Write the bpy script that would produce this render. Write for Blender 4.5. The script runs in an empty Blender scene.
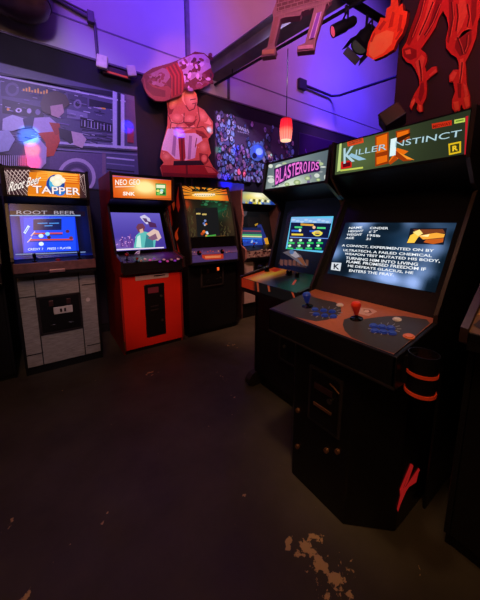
import bpy, math, random
from mathutils import Vector, Matrix
from mathutils.geometry import tessellate_polygon
random.seed(4)
sc = bpy.context.scene
COL = sc.collection
PI = math.pi
# ------------------------------------------------------------------ camera model (room axes: back wall is y = 3.65)
F, CX, CY, PITCH, YAW, EYE = 276.0, 240.0, 266.0, math.radians(9.06), math.radians(35.3), 1.35
def ray(x, y):
    a = (x-CX)/F; b = -(y-CY)/F
    f = math.cos(PITCH)+b*math.sin(PITCH); u = -math.sin(PITCH)+b*math.cos(PITCH)
    return Vector((f*math.sin(YAW)+a*math.cos(YAW), f*math.cos(YAW)-a*math.sin(YAW), u))
E0 = Vector((0, 0, EYE))
def onz(x, y, z):
    d = ray(x, y); return E0+d*((z-EYE)/d.z)
def onx(x, y, X):
    d = ray(x, y); return E0+d*(X/d.x)
def ony(x, y, Y):
    d = ray(x, y); return E0+d*(Y/d.y)

# ------------------------------------------------------------------ colour + materials
def lin(c):
    r = []
    for v in c[:3]:
        v = max(0, v)/255.0
        r.append(v/12.92 if v <= .04045 else ((v+.055)/1.055)**2.4)
    return tuple(r)
def hexc(c): return (*lin(c), 1)
MATS = {}
def mat(name, c, rough=.5, metal=0.0, var=.15, scale=18, spec=.5, emit=None, es=0, bump=0.0):
    if name in MATS: return MATS[name]
    m = bpy.data.materials.new(name); m.use_nodes = True
    nt = m.node_tree; N = nt.nodes; L = nt.links
    b = N['Principled BSDF']
    tc = N.new('ShaderNodeTexCoord'); no = N.new('ShaderNodeTexNoise')
    no.inputs['Scale'].default_value = scale; no.inputs['Detail'].default_value = 4
    L.new(tc.outputs['Object'], no.inputs['Vector'])
    r = N.new('ShaderNodeValToRGB'); r.color_ramp.elements[0].position = .3; r.color_ramp.elements[1].position = .7
    l = lin(c)
    r.color_ramp.elements[0].color = (*[v*(1-var) for v in l], 1); r.color_ramp.elements[1].color = (*[min(1, v*(1+var)) for v in l], 1)
    L.new(no.outputs['Fac'], r.inputs['Fac']); L.new(r.outputs['Color'], b.inputs['Base Color'])
    b.inputs['Roughness'].default_value = rough; b.inputs['Metallic'].default_value = metal
    b.inputs['Specular IOR Level'].default_value = spec
    if emit:
        b.inputs['Emission Color'].default_value = hexc(emit); b.inputs['Emission Strength'].default_value = es
    if bump:
        bp = N.new('ShaderNodeBump'); bp.inputs['Strength'].default_value = bump; bp.inputs['Distance'].default_value = .01
        L.new(no.outputs['Fac'], bp.inputs['Height']); L.new(bp.outputs['Normal'], b.inputs['Normal'])
    MATS[name] = m; return m
def artmat(name, es=0.0, rough=.5, base=1.0, spec=.4):
    """printed or glowing picture: colours come from the mesh's own colour attribute"""
    if name in MATS: return MATS[name]
    m = bpy.data.materials.new(name); m.use_nodes = True
    nt = m.node_tree; N = nt.nodes; L = nt.links; b = N['Principled BSDF']
    at = N.new('ShaderNodeVertexColor'); at.layer_name = 'ink'
    tc = N.new('ShaderNodeTexCoord'); no = N.new('ShaderNodeTexNoise'); no.inputs['Scale'].default_value = 60
    L.new(tc.outputs['Object'], no.inputs['Vector'])
    mr = N.new('ShaderNodeMapRange'); mr.inputs['To Min'].default_value = .8*base; mr.inputs['To Max'].default_value = 1.15*base
    L.new(no.outputs['Fac'], mr.inputs['Value'])
    mx = N.new('ShaderNodeVectorMath'); mx.operation = 'SCALE'
    L.new(at.outputs['Color'], mx.inputs[0]); L.new(mr.outputs['Result'], mx.inputs['Scale'])
    L.new(mx.outputs['Vector'], b.inputs['Base Color'])
    b.inputs['Roughness'].default_value = rough; b.inputs['Specular IOR Level'].default_value = spec
    if es:
        L.new(at.outputs['Color'], b.inputs['Emission Color']); b.inputs['Emission Strength'].default_value = es
    MATS[name] = m; return m

BLACK = lambda: mat('black_laminate', (17, 16, 18), .42, var=.3, spec=.4)
TRIMM = lambda: mat('black_edge_molding', (46, 40, 40), .3, var=.2)
GLOSS = lambda: mat('black_glass', (12, 11, 13), .12, var=.1)
METAL = lambda: mat('worn_steel', (150, 140, 130), .35, 1.0)
WHITEP = lambda: mat('white_plastic', (215, 205, 195), .45)

# ------------------------------------------------------------------ mesh builder
class MB:
    def __init__(s): s.v = []; s.f = []; s.m = []
    def add(s, vs, fs, mi=0):
        o = len(s.v); s.v += [tuple(p) for p in vs]; s.f += [tuple(i+o for i in f) for f in fs]; s.m += [mi]*len(fs); return s
    def box(s, x0, x1, y0, y1, z0, z1, mi=0):
        vs = [(x, y, z) for z in (z0, z1) for y in (y0, y1) for x in (x0, x1)]
        return s.add(vs, [(0,2,3,1),(4,5,7,6),(0,1,5,4),(2,6,7,3),(0,4,6,2),(1,3,7,5)], mi)
    def prism(s, poly, x0, x1, axis='x', mi=0):
        """poly in the two other axes, extruded along axis"""
        n = len(poly)
        def P(a, b, t): return {'x': (t, a, b), 'y': (a, t, b), 'z': (a, b, t)}[axis]
        vs = [P(a, b, x0) for a, b in poly]+[P(a, b, x1) for a, b in poly]
        tr = tessellate_polygon([[Vector((a, b, 0)) for a, b in poly]])
        fs = [tuple(t) for t in tr]+[tuple(i+n for i in reversed(t)) for t in tr]
        fs += [(i, (i+1) % n, (i+1) % n+n, i+n) for i in range(n)]
        return s.add(vs, fs, mi)
    def tube(s, p0, p1, r0, r1=None, n=14, mi=0, cap=True):
        r1 = r0 if r1 is None else r1
        p0 = Vector(p0); p1 = Vector(p1); d = (p1-p0).normalized()
        a = d.orthogonal().normalized(); b = d.cross(a)
        vs = []
        for p, r in ((p0, r0), (p1, r1)):
            vs += [p+(a*math.cos(t)+b*math.sin(t))*r for t in [2*PI*i/n for i in range(n)]]
        fs = [(i, (i+1) % n, (i+1) % n+n, i+n) for i in range(n)]
        if cap: fs += [tuple(range(n-1, -1, -1)), tuple(range(n, 2*n))]
        return s.add(vs, fs, mi)
    def path(s, pts, r, n=10, mi=0):
        for a, b in zip(pts, pts[1:]): s.tube(a, b, r, n=n, mi=mi)
        for p in pts[1:-1]: s.ball(p, r*1.02, n, 6, mi)
        return s
    def lathe(s, c, prof, n=20, mi=0, axis=None):
        """prof = (r, h) along axis from c"""
        c = Vector(c); d = Vector(axis or (0, 0, 1)).normalized(); a = d.orthogonal().normalized(); b = d.cross(a)
        vs = []
        for r, h in prof: vs += [c+d*h+(a*math.cos(t)+b*math.sin(t))*r for t in [2*PI*i/n for i in range(n)]]
        fs = []
        for k in range(len(prof)-1): fs += [(k*n+i, k*n+(i+1) % n, (k+1)*n+(i+1) % n, (k+1)*n+i) for i in range(n)]
        fs += [tuple(range(n-1, -1, -1)), tuple(range((len(prof)-1)*n, len(prof)*n))]
        return s.add(vs, fs, mi)
    def ball(s, c, r, n=14, k=8, mi=0):
        return s.lathe((c[0], c[1], c[2]), [(max(1e-5, r*math.sin(PI*j/k)), -r*math.cos(PI*j/k)) for j in range(k+1)], n, mi)
    def build(s, name, mats, parent=None, bevel=0, smooth=False):
        me = bpy.data.meshes.new(name); me.from_pydata(s.v, [], s.f)
        if not isinstance(mats, (list, tuple)): mats = [mats]
        for m in mats: me.materials.append(m)
        me.polygons.foreach_set('material_index', s.m)
        import bmesh
        bm = bmesh.new(); bm.from_mesh(me); bmesh.ops.remove_doubles(bm, verts=bm.verts, dist=1e-6) if not bevel else None
        bmesh.ops.recalc_face_normals(bm, faces=bm.faces); bm.to_mesh(me); bm.free()
        if smooth:
            me.polygons.foreach_set('use_smooth', [True]*len(me.polygons)); me.set_sharp_from_angle(angle=math.radians(40))
        o = bpy.data.objects.new(name, me); COL.objects.link(o)
        if parent: o.parent = parent
        if bevel:
            bmd = o.modifiers.new('bevel', 'BEVEL'); bmd.width = bevel; bmd.segments = 2; bmd.limit_method = 'ANGLE'
        return o
def tag(o, label=None, cat=None, group=None, kind=None):
    if label: o['label'] = label
    if cat: o['category'] = cat
    if group: o['group'] = group
    if kind: o['kind'] = kind
    return o
def thing(name, loc, rz, label, cat, group=None):
    o = bpy.data.objects.new(name, None); o.empty_display_size = .1; COL.objects.link(o)
    o.location = loc; o.rotation_euler = (0, 0, rz); o['base'] = [*loc, rz]
    return tag(o, label, cat, group)
def rootmat(o):
    if o is None or 'base' not in o: return Matrix.Identity(4)
    b = o['base']; return Matrix.Translation(b[:3]) @ Matrix.Rotation(b[3], 4, 'Z')

# ------------------------------------------------------------------ flat pictures (marquees, screens, posters, painted boards)
class Plane:
    def __init__(s, o, u, v):
        s.o = Vector(o); s.u = Vector(u).normalized(); s.v = Vector(v).normalized(); s.n = s.u.cross(s.v)
    def hit(s, x, y):
        d = ray(x, y); t = (s.o-E0).dot(s.n)/d.dot(s.n); p = E0+d*t-s.o
        return p.dot(s.u), p.dot(s.v)
_textcache = {}
def textmesh(body, bold):
    k = (body, bold)
    if k in _textcache: return _textcache[k]
    cu = bpy.data.curves.new('t', 'FONT'); cu.body = body; cu.size = 1; cu.resolution_u = 3; cu.offset = bold; cu.fill_mode = 'FRONT'
    ob = bpy.data.objects.new('t', cu); COL.objects.link(ob)
    dg = bpy.context.evaluated_depsgraph_get(); me = ob.evaluated_get(dg).to_mesh()
    vs = [(v.co.x, v.co.y) for v in me.vertices]; fs = [tuple(p.vertices) for p in me.polygons]
    ob.evaluated_get(dg).to_mesh_clear(); bpy.data.objects.remove(ob); bpy.data.curves.remove(cu)
    x0 = min(v[0] for v in vs); x1 = max(v[0] for v in vs); y0 = min(v[1] for v in vs); y1 = max(v[1] for v in vs)
    vs = [((x-x0)/(x1-x0), (y-y0)/(y1-y0)) for x, y in vs]
    _textcache[k] = (vs, fs); return vs, fs
class Art:
    STEP = .00012
    def __init__(s, plane, rect, crop=(0, 0, 1)):
        s.p = plane; s.r = rect; s.c = crop; s.v = []; s.f = []; s.col = []; s.l = 0; s.clip = rect
    def uv(s, x, y):
        u, v = s.p.hit(s.c[0]+x/s.c[2], s.c[1]+y/s.c[2]); r = s.clip
        if r: u = min(max(u, r[0]), r[2]); v = min(max(v, r[1]), r[3])
        return u, v
    def _add(s, uvs, fs, cols):
        s.l += 1; o = len(s.v); s.v += [(u, v, s.l*s.STEP) for u, v in uvs]
        for f in fs:
            s.f.append(tuple(i+o for i in f)); s.col += [cols[i] for i in f]
    def polyuv(s, uvs, c):
        tr = tessellate_polygon([[Vector((u, v, 0)) for u, v in uvs]])
        s._add(uvs, [tuple(t) for t in tr], [c]*len(uvs))
    def poly(s, pts, c): s.polyuv([s.uv(*p) for p in pts], c); return s
    def bg(s, fn, nx=1, ny=1):
        """fn colour or fn(a,b) with a left->right, b top->bottom in 0..1"""
        u0, v0, u1, v1 = s.r; s.l += 1; o = len(s.v)
        g = fn if callable(fn) else (lambda a, b: fn)
        cs = []
        for j in range(ny+1):
            for i in range(nx+1):
                a = i/nx; b = j/ny; s.v.append((u0+(u1-u0)*a, v1+(v0-v1)*b, s.l*s.STEP)); cs.append(g(a, b))
        for j in range(ny):
            for i in range(nx):
                q = (j*(nx+1)+i, (j+1)*(nx+1)+i, (j+1)*(nx+1)+i+1, j*(nx+1)+i+1)
                s.f.append(tuple(k+o for k in q)); s.col += [cs[k] for k in q]
        return s
    def ell(s, cx, cy, rx, ry, c, n=18, rot=0, edge=None):
        ca, sa = math.cos(rot), math.sin(rot)
        uv = [s.uv(cx+rx*math.cos(t)*ca-ry*math.sin(t)*sa, cy+rx*math.cos(t)*sa+ry*math.sin(t)*ca) for t in [2*PI*i/n for i in range(n)]]
        s._add([s.uv(cx, cy)]+uv, [(0, 1+i, 1+(i+1) % n) for i in range(n)], [c]+[edge or c]*n); return s
    def ring(s, cx, cy, r, w, c, n=28, sx=1.0):
        for i in range(n):
            a, b = 2*PI*i/n, 2*PI*(i+1)/n
            s.poly([(cx+sx*k*math.cos(t), cy+k*math.sin(t)) for k, t in ((r, a), (r, b), (r-w, b), (r-w, a))], c); s.l -= 1
        s.l += 1; return s
    def line(s, pts, w, c):
        for (x0, y0), (x1, y1) in zip(pts, pts[1:]):
            d = math.hypot(x1-x0, y1-y0) or 1; nx, ny = -(y1-y0)/d*w/2, (x1-x0)/d*w/2
            s.poly([(x0+nx, y0+ny), (x1+nx, y1+ny), (x1-nx, y1-ny), (x0-nx, y0-ny)], c); s.l -= 1
        s.l += 1; return s
    def text(s, body, bl, br, tl, c, bold=0.0, edge=None, ew=.03):
        if edge: s.text(body, bl, br, tl, edge, bold+ew)
        vs, fs = textmesh(body, bold)
        B = Vector(s.uv(*bl)); e1 = Vector(s.uv(*br))-B; e2 = Vector(s.uv(*tl))-B
        s._add([tuple(B+e1*x+e2*y) for x, y in vs], fs, [c]*len(vs)); return s
    def build(s, name, m, parent=None, root=None, lift=.001):
        inv = rootmat(root if root is not None else parent).inverted()
        vs = [inv @ (s.p.o+s.p.u*u+s.p.v*v+s.p.n*(h+lift)) for u, v, h in s.v]
        me = bpy.data.meshes.new(name); me.from_pydata(vs, [], s.f); me.materials.append(m)
        ca = me.color_attributes.new('ink', 'FLOAT_COLOR', 'CORNER')
        ca.data.foreach_set('color', [x for c in s.col for x in (*lin(c), 1.0)])
        o = bpy.data.objects.new(name, me); COL.objects.link(o)
        if parent: o.parent = parent
        return o
def mix(a, b, t): t = max(0, min(1, t)); return tuple(x+(y-x)*t for x, y in zip(a, b))
def glow(a, b, ca, cb, rx, ry): return math.exp(-((a-ca)/rx)**2-((b-cb)/ry)**2)

# ================================================================== SETTING
WALLY = 3.65
def shell(name, mb, m): return tag(mb.build(name, m), kind='structure')
def floor_mat():
    m = bpy.data.materials.new('worn_concrete'); m.use_nodes = True
    nt = m.node_tree; N = nt.nodes; L = nt.links; b = N['Principled BSDF']
    tc = N.new('ShaderNodeTexCoord')
    def noise(sc_, det=5, rough=.6):
        n = N.new('ShaderNodeTexNoise'); n.inputs['Scale'].default_value = sc_; n.inputs['Detail'].default_value = det
        n.inputs['Roughness'].default_value = rough; L.new(tc.outputs['Object'], n.inputs['Vector']); return n
    def ramp(src, p0, p1, c0, c1):
        r = N.new('ShaderNodeValToRGB'); r.color_ramp.elements[0].position = p0; r.color_ramp.elements[1].position = p1
        r.color_ramp.elements[0].color = c0; r.color_ramp.elements[1].color = c1; L.new(src, r.inputs['Fac']); return r
    base = ramp(noise(2.2).outputs['Fac'], .3, .75, hexc((62, 57, 46)), hexc((88, 81, 64)))
    # chipped paint patches: strongest near a few worn places, sparse elsewhere
    worn = None
    for (x, y, rad, amp) in WORN:
        d = N.new('ShaderNodeVectorMath'); d.operation = 'DISTANCE'; d.inputs[1].default_value = (x, y, 0)
        L.new(tc.outputs['Object'], d.inputs[0])
        mr = N.new('ShaderNodeMapRange'); mr.inputs['From Min'].default_value = 0; mr.inputs['From Max'].default_value = rad
        mr.inputs['To Min'].default_value = amp; mr.inputs['To Max'].default_value = 0
        L.new(d.outputs['Value'], mr.inputs['Value'])
        if worn is None: worn = mr.outputs['Result']
        else:
            a = N.new('ShaderNodeMath'); a.operation = 'MAXIMUM'; L.new(worn, a.inputs[0]); L.new(mr.outputs['Result'], a.inputs[1]); worn = a.outputs[0]
    a = N.new('ShaderNodeMath'); a.operation = 'ADD'; L.new(worn, a.inputs[0]); L.new(noise(26, 4, .6).outputs['Fac'], a.inputs[1])
    mask = ramp(a.outputs[0], .72, .75, (0, 0, 0, 1), (1, 1, 1, 1))
    mx = N.new('ShaderNodeMix'); mx.data_type = 'RGBA'
    L.new(mask.outputs['Color'], mx.inputs['Factor']); L.new(base.outputs['Color'], mx.inputs['A']); mx.inputs['B'].default_value = hexc((206, 172, 112))
    L.new(mx.outputs['Result'], b.inputs['Base Color'])
    rr = ramp(noise(5).outputs['Fac'], .3, .7, (.42,)*3+(1,), (.62,)*3+(1,)); L.new(rr.outputs['Color'], b.inputs['Roughness'])
    b.inputs['Specular IOR Level'].default_value = .35
    bp = N.new('ShaderNodeBump'); bp.inputs['Strength'].default_value = .15; L.new(noise(40).outputs['Fac'], bp.inputs['Height']); L.new(bp.outputs['Normal'], b.inputs['Normal'])
    return m
WORN = [tuple(onz(x, y, 0)[:2])+(r, a) for x, y, r, a in
        ((306, 550, .10, .34), (322, 566, .10, .30), (334, 580, .14, .30), (290, 541, .05, .36), (318, 540, .05, .3), (244, 494, .05, .22), (150, 373, .12, .2), (232, 345, .14, .2), (232, 395, .12, .12),
         (12, 520, .06, .24), (24, 595, .06, .24), (420, 575, .05, .2), (60, 392, .05, .2), (105, 517, .05, .15), (350, 594, .05, .25), (222, 376, .2, .1))]
shell('floor', MB().box(-4, 8, -3, 3.9, -.1, 0), floor_mat())
dark = mat('dark_painted_wall', (22, 15, 27), .8, var=.25, scale=5)
white = mat('white_painted_block_wall', (196, 190, 200), .75, var=.05, scale=1.5, bump=.03)
shell('wall_back', MB().box(-4, 8, WALLY, 3.9, 0, 3.1), dark)
shell('wall_back_upper', MB().box(-4, 8, WALLY, 3.9, 3.1, 6.6), white)
shell('trim_1', MB().box(-4, 8, WALLY-.006, WALLY, 3.42, 3.435), mat('violet_grey_ledge', (130, 118, 140), .6))
shell('trim_2', MB().box(-4, 8, WALLY-.012, WALLY, 3.095, 3.115), mat('ledge_strip', (95, 80, 100), .6))
shell('wall_left', MB().box(-4.1, -4, -3, 3.9, 0, 6.6), dark)
shell('wall_right', MB().box(8, 8.1, -3, 3.9, 0, 6.6), dark)
shell('wall_front', MB().box(-4, 8, -3.1, -3, 0, 6.6), dark)
shell('ceiling', MB().box(-4, 8, -3, 3.9, 6.6, 6.7), mat('grey_ceiling', (120, 115, 125), .8))
shell('partition_wall', MB().box(2.0, 2.12, -3, 1.035, 0, 6.6), mat('dark_maroon_panel', (38, 22, 26), .7, var=.3, scale=3))
shell('baseboard_back', MB().box(-4, 8, WALLY-.015, WALLY, 0, .1), BLACK())
# roof beam running from the back wall over the room
bm0, bm1 = Vector((2.11, 3.65, 3.30)), Vector((2.52, .2, 3.30))
dxy = (bm1-bm0).normalized(); nn = Vector((dxy.y, -dxy.x, 0))
def beam_box(mb, a, b, hw, z0, z1):
    v = []
    for z in (z0, z1):
        for p in (a, b):
            for s_ in (-1, 1): v.append((p.x+nn.x*hw*s_, p.y+nn.y*hw*s_, z))
    return mb.add(v, [(0,1,3,2),(4,6,7,5),(0,2,6,4),(1,5,7,3),(0,4,5,1),(2,3,7,6)])
mb = MB(); beam_box(mb, bm0, bm1, .09, 3.30, 3.315); beam_box(mb, bm0, bm1, .014, 3.315, 3.485); beam_box(mb, bm0, bm1, .09, 3.485, 3.50)
shell('ceiling_beam', mb, mat('grey_steel_beam', (120, 112, 114), .6, var=.2, scale=6))
# ================================================================== ARCADE CABINETS
class Cab: pass
def cab(name, label, group, loc, rz, w, D, H, m0, m1, hood, bez, cp, tcp, side, front, kick=.09, body=True, edge=None, lip=.014, sidepts=None, t=.02, low=.15):
    """profile points are (depth from the front face, height); local x runs to the viewer's right"""
    C = Cab(); C.root = thing(name, loc, rz, label, 'arcade machine', group)
    C.w = w; hw = w/2; iw = hw-t
    R = Vector(loc); r = Vector((math.cos(rz), math.sin(rz), 0)); d = Vector((-math.sin(rz), math.cos(rz), 0)); Z = Vector((0, 0, 1))
    C.W = lambda x, y, z: R+r*x+d*y+Z*z
    def plane(a, b):
        L = math.hypot(b[0]-a[0], b[1]-a[1])
        return Plane(C.W(0, *a), r, d*(b[0]-a[0])+Z*(b[1]-a[1])), L
    C.plane = plane
    prof = [(m1[0]-lip, m1[1]+.012), (m0[0]-lip, m0[1]-.01), (hood[0]-lip*1.3, hood[1]+.0), (bez[0]-lip*1.4, bez[1]+lip), (cp[0]-lip*.5, cp[1]+lip), (cp[0]-lip*.5, cp[1]-tcp-.004), (-.006, cp[1]-tcp-.05)]
    if sidepts: prof = sidepts
    full = [(D, 0), (D, H), (m1[0]-lip, H)]+prof+[(-.006, kick), (.03, kick), (.03, 0)]
    if not body: full = [(D, 0), (D, H), (m1[0]-lip, H)]+prof+[(low, cp[1]-tcp-.05), (low, 0)]
    C.full = full
    for sg in (-1, 1):
        MB().prism(full, min(sg*hw, sg*iw), max(sg*hw, sg*iw)).build('side_panel', side, C.root, bevel=.003)
        e = MB()
        lo, hi = sg*(hw-t/2)-t/2-.001, sg*(hw-t/2)+t/2+.001
        ch = [(m1[0]-lip, H)]+prof
        for a, b in zip(ch, ch[1:]):
            L = math.hypot(b[0]-a[0], b[1]-a[1]) or 1; n_ = ((b[1]-a[1])/L*.003, -(b[0]-a[0])/L*.003)
            e.prism([(a[0], a[1]), (b[0], b[1]), (b[0]+n_[0], b[1]+n_[1]), (a[0]+n_[0], a[1]+n_[1])], lo, hi)
        e.build('edge_molding', edge or TRIMM(), C.root)
    # shell pieces between the sides
    MB().box(-iw, iw, D-.03, D-.01, .02, H-.02).build('back_panel', BLACK(), C.root)
    MB().box(-iw, iw, m1[0], D-.03, H-.03, H-.008).build('top_panel', BLACK(), C.root)
    fr = MB(); fr.box(-iw, iw, m1[0]-.004, m1[0]+.05, m1[1], H-.008); fr.box(-iw, iw, m0[0]-.004, m0[0]+.03, m0[1]-.012, m0[1]+.002)
    for sg in (-1, 1): fr.prism([(m0[0]-.004, m0[1]), (m1[0]-.004, m1[1]), (m1[0]+.03, m1[1]), (m0[0]+.03, m0[1])], min(sg*iw, sg*(iw-.008)), max(sg*iw, sg*(iw-.008)))
    fr.build('marquee_frame', BLACK(), C.root)
    def slab(a, b, th): # panel whose face runs a->b, thickness behind
        L = math.hypot(b[0]-a[0], b[1]-a[1]); n_ = ((b[1]-a[1])/L*th, -(b[0]-a[0])/L*th)
        return [a, b, (b[0]+n_[0], b[1]+n_[1]), (a[0]+n_[0], a[1]+n_[1])]
    MB().prism(slab((m0[0], m0[1]-.012), hood, -.015) if hood[0] > m0[0] else slab(hood, m0, .015), -iw, iw).build('speaker_panel', BLACK(), C.root)
    MB().prism(slab(bez, hood, .015), -iw, iw).build('monitor_bezel', GLOSS(), C.root)
    C.mp, C.ml = plane(m0, m1); C.bp, C.bl = plane(bez, hood); C.pp, C.pl = plane(cp, bez)
    C.mrect = (-iw+.006, 0, iw-.006, C.ml); C.prect = (-iw, .004, iw, C.pl); C.iw = iw
    sl = [(cp[0], cp[1]), (bez[0], bez[1]), (bez[0]+.02, bez[1]-.02), (bez[0]+.02, cp[1]-tcp), (cp[0], cp[1]-tcp)]
    C.cpo = MB().prism(sl, -iw, iw).build('control_panel', BLACK(), C.root, bevel=.004)
    if body:
        C.front = MB().box(-iw, iw, 0, .02, kick, cp[1]-tcp+.002).build('front_panel', front, C.root, bevel=.003)
        MB().box(-iw, iw, .035, .05, 0, kick+.01).build('kick_plate', BLACK(), C.root)
        MB().box(-iw, iw, cp[0], .0, cp[1]-tcp-.03, cp[1]-tcp+.001).build('panel_underside', BLACK(), C.root) if cp[0] < -.01 else None
    return C
def screen_rect(pl, pts):
    q = [pl.hit(*p) for p in pts]
    return ((q[0][0]+q[3][0])/2, (q[2][1]+q[3][1])/2, (q[1][0]+q[2][0])/2, (q[0][1]+q[1][1])/2)
def on_panel(C, x, y): # local point on control panel under pixel
    u, v = C.pp.hit(x, y); return C.pp.o+C.pp.u*u+C.pp.v*v
def loc_of(C, p): return rootmat(C.root).inverted() @ p
def button(C, px, py, m, r=.014, h=.008, name='button'):
    p = loc_of(C, on_panel(C, px, py)); n = rootmat(C.root).inverted().to_3x3() @ C.pp.n
    return MB().lathe(p, [(r*1.25, 0), (r*1.25, h*.5), (r, h*.55), (r*.9, h), (r*.3, h*.95)], 14, axis=n).build(name, m, C.root, smooth=True)
def joystick(C, px, py, m, h=.07, r=.019, bat=False):
    p = loc_of(C, on_panel(C, px, py)); n = rootmat(C.root).inverted().to_3x3() @ C.pp.n
    j = MB().lathe(p, [(.028, 0), (.028, .003), (.012, .006), (.006, .008), (.006, h*.6)], 16, axis=n).build('joystick', GLOSS(), C.root, smooth=True)
    if bat: pr = [(.008, h*.35), (.011, h*.5), (.02, h*.95), (.021, h*1.1), (.016, h*1.22), (.004, h*1.25)]
    else: pr = [(r*math.sin(PI*k/9)+.0001, h-r*math.cos(PI*k/9)) for k in range(10)]
    MB().lathe(p, pr, 16, axis=n).build('joystick_knob', m, j, smooth=True); return j
def coin_door(C, x0, x1, z0, z1, y=0, slots=2, glow_c=None, lockpts=()):
    d = MB().box(x0, x1, y-.012, y, z0, z1).build('coin_door', mat('black_steel_door', (16, 14, 15), .4, .2), C.root, bevel=.006)
    f = MB(); q = .008
    for a in ((x0-q, x0+q, z0-q, z1+q), (x1-q, x1+q, z0-q, z1+q), (x0, x1, z0-q, z0+q), (x0, x1, z1-q, z1+q)): f.box(a[0], a[1], y-.016, y, a[2], a[3])
    f.build('door_frame', TRIMM(), d)
    cx = (x0+x1)/2; W = (x1-x0)
    for k in range(slots):
        xx = cx+(k-(slots-1)/2)*W*.42
        MB().box(xx-.017, xx+.017, y-.02, y-.01, z1-.085, z1-.035).build('coin_slot', mat('coin_slot_plate', (90, 60, 60), .3, .6, emit=glow_c, es=.25 if glow_c else 0), d, bevel=.003)
        MB().box(xx-.02, xx+.02, y-.02, y-.01, z0+.03, z0+.075).build('coin_return', mat('coin_return_flap', (30, 28, 28), .3, .4), d, bevel=.003)
    for lx, lz in lockpts:
        MB().tube((lx, y-.022, lz), (lx, y-.01, lz), .011, .013).build('lock', METAL(), d, smooth=True)
    return d
GW = 'arcade machines in the row along the back wall'; GR = 'arcade machines in the row along the dark partition'
MQ = lambda s: artmat('lit_marquee_%d' % int(s*100), s, .25, .3)
SCR = lambda s: artmat('lit_screen_%d' % int(s*100), s, .12, .15)
PRT = lambda: artmat('printed_panel', 0, .35)

# ------------------------------------------------------------------ 1. wood-fronted machine with the bar counter
wood = None
def wood_mat():
    m = bpy.data.materials.new('grey_barn_wood'); m.use_nodes = True
    nt = m.node_tree; N = nt.nodes; L = nt.links; b = N['Principled BSDF']
    tc = N.new('ShaderNodeTexCoord'); mp = N.new('ShaderNodeMapping'); mp.inputs['Scale'].default_value = (6, 6, 40)
    L.new(tc.outputs['Object'], mp.inputs['Vector'])
    no = N.new('ShaderNodeTexNoise'); no.inputs['Scale'].default_value = 2.2; no.inputs['Detail'].default_value = 7; no.inputs['Roughness'].default_value = .7
    L.new(mp.outputs['Vector'], no.inputs['Vector'])
    r = N.new('ShaderNodeValToRGB'); r.color_ramp.elements[0].position = .25; r.color_ramp.elements[1].position = .75
    r.color_ramp.elements[0].color = hexc((118, 110, 102)); r.color_ramp.elements[1].color = hexc((186, 178, 168))
    L.new(no.outputs['Fac'], r.inputs['Fac']); L.new(r.outputs['Color'], b.inputs['Base Color']); b.inputs['Roughness'].default_value = .6
    return m
wood = wood_mat(); brown = mat('reddish_wood_bar', (120, 84, 84), .45, var=.3, scale=30)
T = cab('arcade_cabinet', 'arcade machine with weathered grey wood front and blue screen, next to the black one', GW,
        (.072, 2.90, 0), 0, .615, .68, 1.80, (.05, 1.567), (.03, 1.775), (.12, 1.50), (0.0, 1.045), (-.13, 1.02), .075, BLACK(), wood, kick=.085,
        sidepts=[(.03, 1.79), (.04, 1.555), (.095, 1.50), (-.02, 1.06), (-.035, 1.03), (-.035, .95), (-.006, .92)])
a = Art(T.mp, T.mrect, (0, 150, 4))
OR = (255, 150, 30)
def tap_bg(u, v):
    c = mix((58, 34, 40), (235, 120, 20), max(0, min(1, (u-.25)*5)) if u < .6 else max(0, min(1, (.95-u)*4)))
    return mix(c, (255, 214, 110), .9*glow(u, v, .62, .1, .18, .5)+.5*glow(u, v, .3, .9, .08, .25))
a.bg(tap_bg, 30, 8)
for k in range(-8, 26):
    x = -40+k*17
    for sgn in (1, -1):
        if x < 120 or x > 285: a.line([(x, 80), (x+sgn*100, 200)] if sgn > 0 else [(x, 80), (x-100, 200)], 2.2, (226, 196, 190))
a.poly([(118, 88), (318, 96), (318, 186), (110, 178)], (228, 128, 28))
a.poly([(150, 90), (310, 98), (310, 130), (140, 122)], (255, 176, 60))
for k in range(4): a.line([(250, 104+k*9), (318, 108+k*9)], 4, (214, 90, 20)); a.line([(150, 96+k*7), (190, 98+k*7)], 3, (235, 120, 30))
a.line([(112, 180), (318, 192)], 6, (250, 150, 40))
a.ell(222, 138, 37, 40, (40, 110, 190), edge=(24, 60, 150)); a.ell(214, 132, 18, 24, (80, 180, 220))
for x, y, r in ((215, 118, 16), (232, 112, 18), (247, 122, 15), (228, 130, 20)): a.ell(x, y, r, r*.8, (255, 252, 235), edge=(240, 236, 200))
a.ell(240, 165, 22, 18, (40, 120, 210))
a.text('Root Beer', (34, 168), (158, 134), (44, 128), (255, 244, 235), .012, (60, 20, 20), .03)
a.text('TAPPER', (132, 172), (320, 180), (130, 142), (255, 240, 235), .015, (90, 30, 40), .03)
a.build('marquee', MQ(1.0), T.root)
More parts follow.
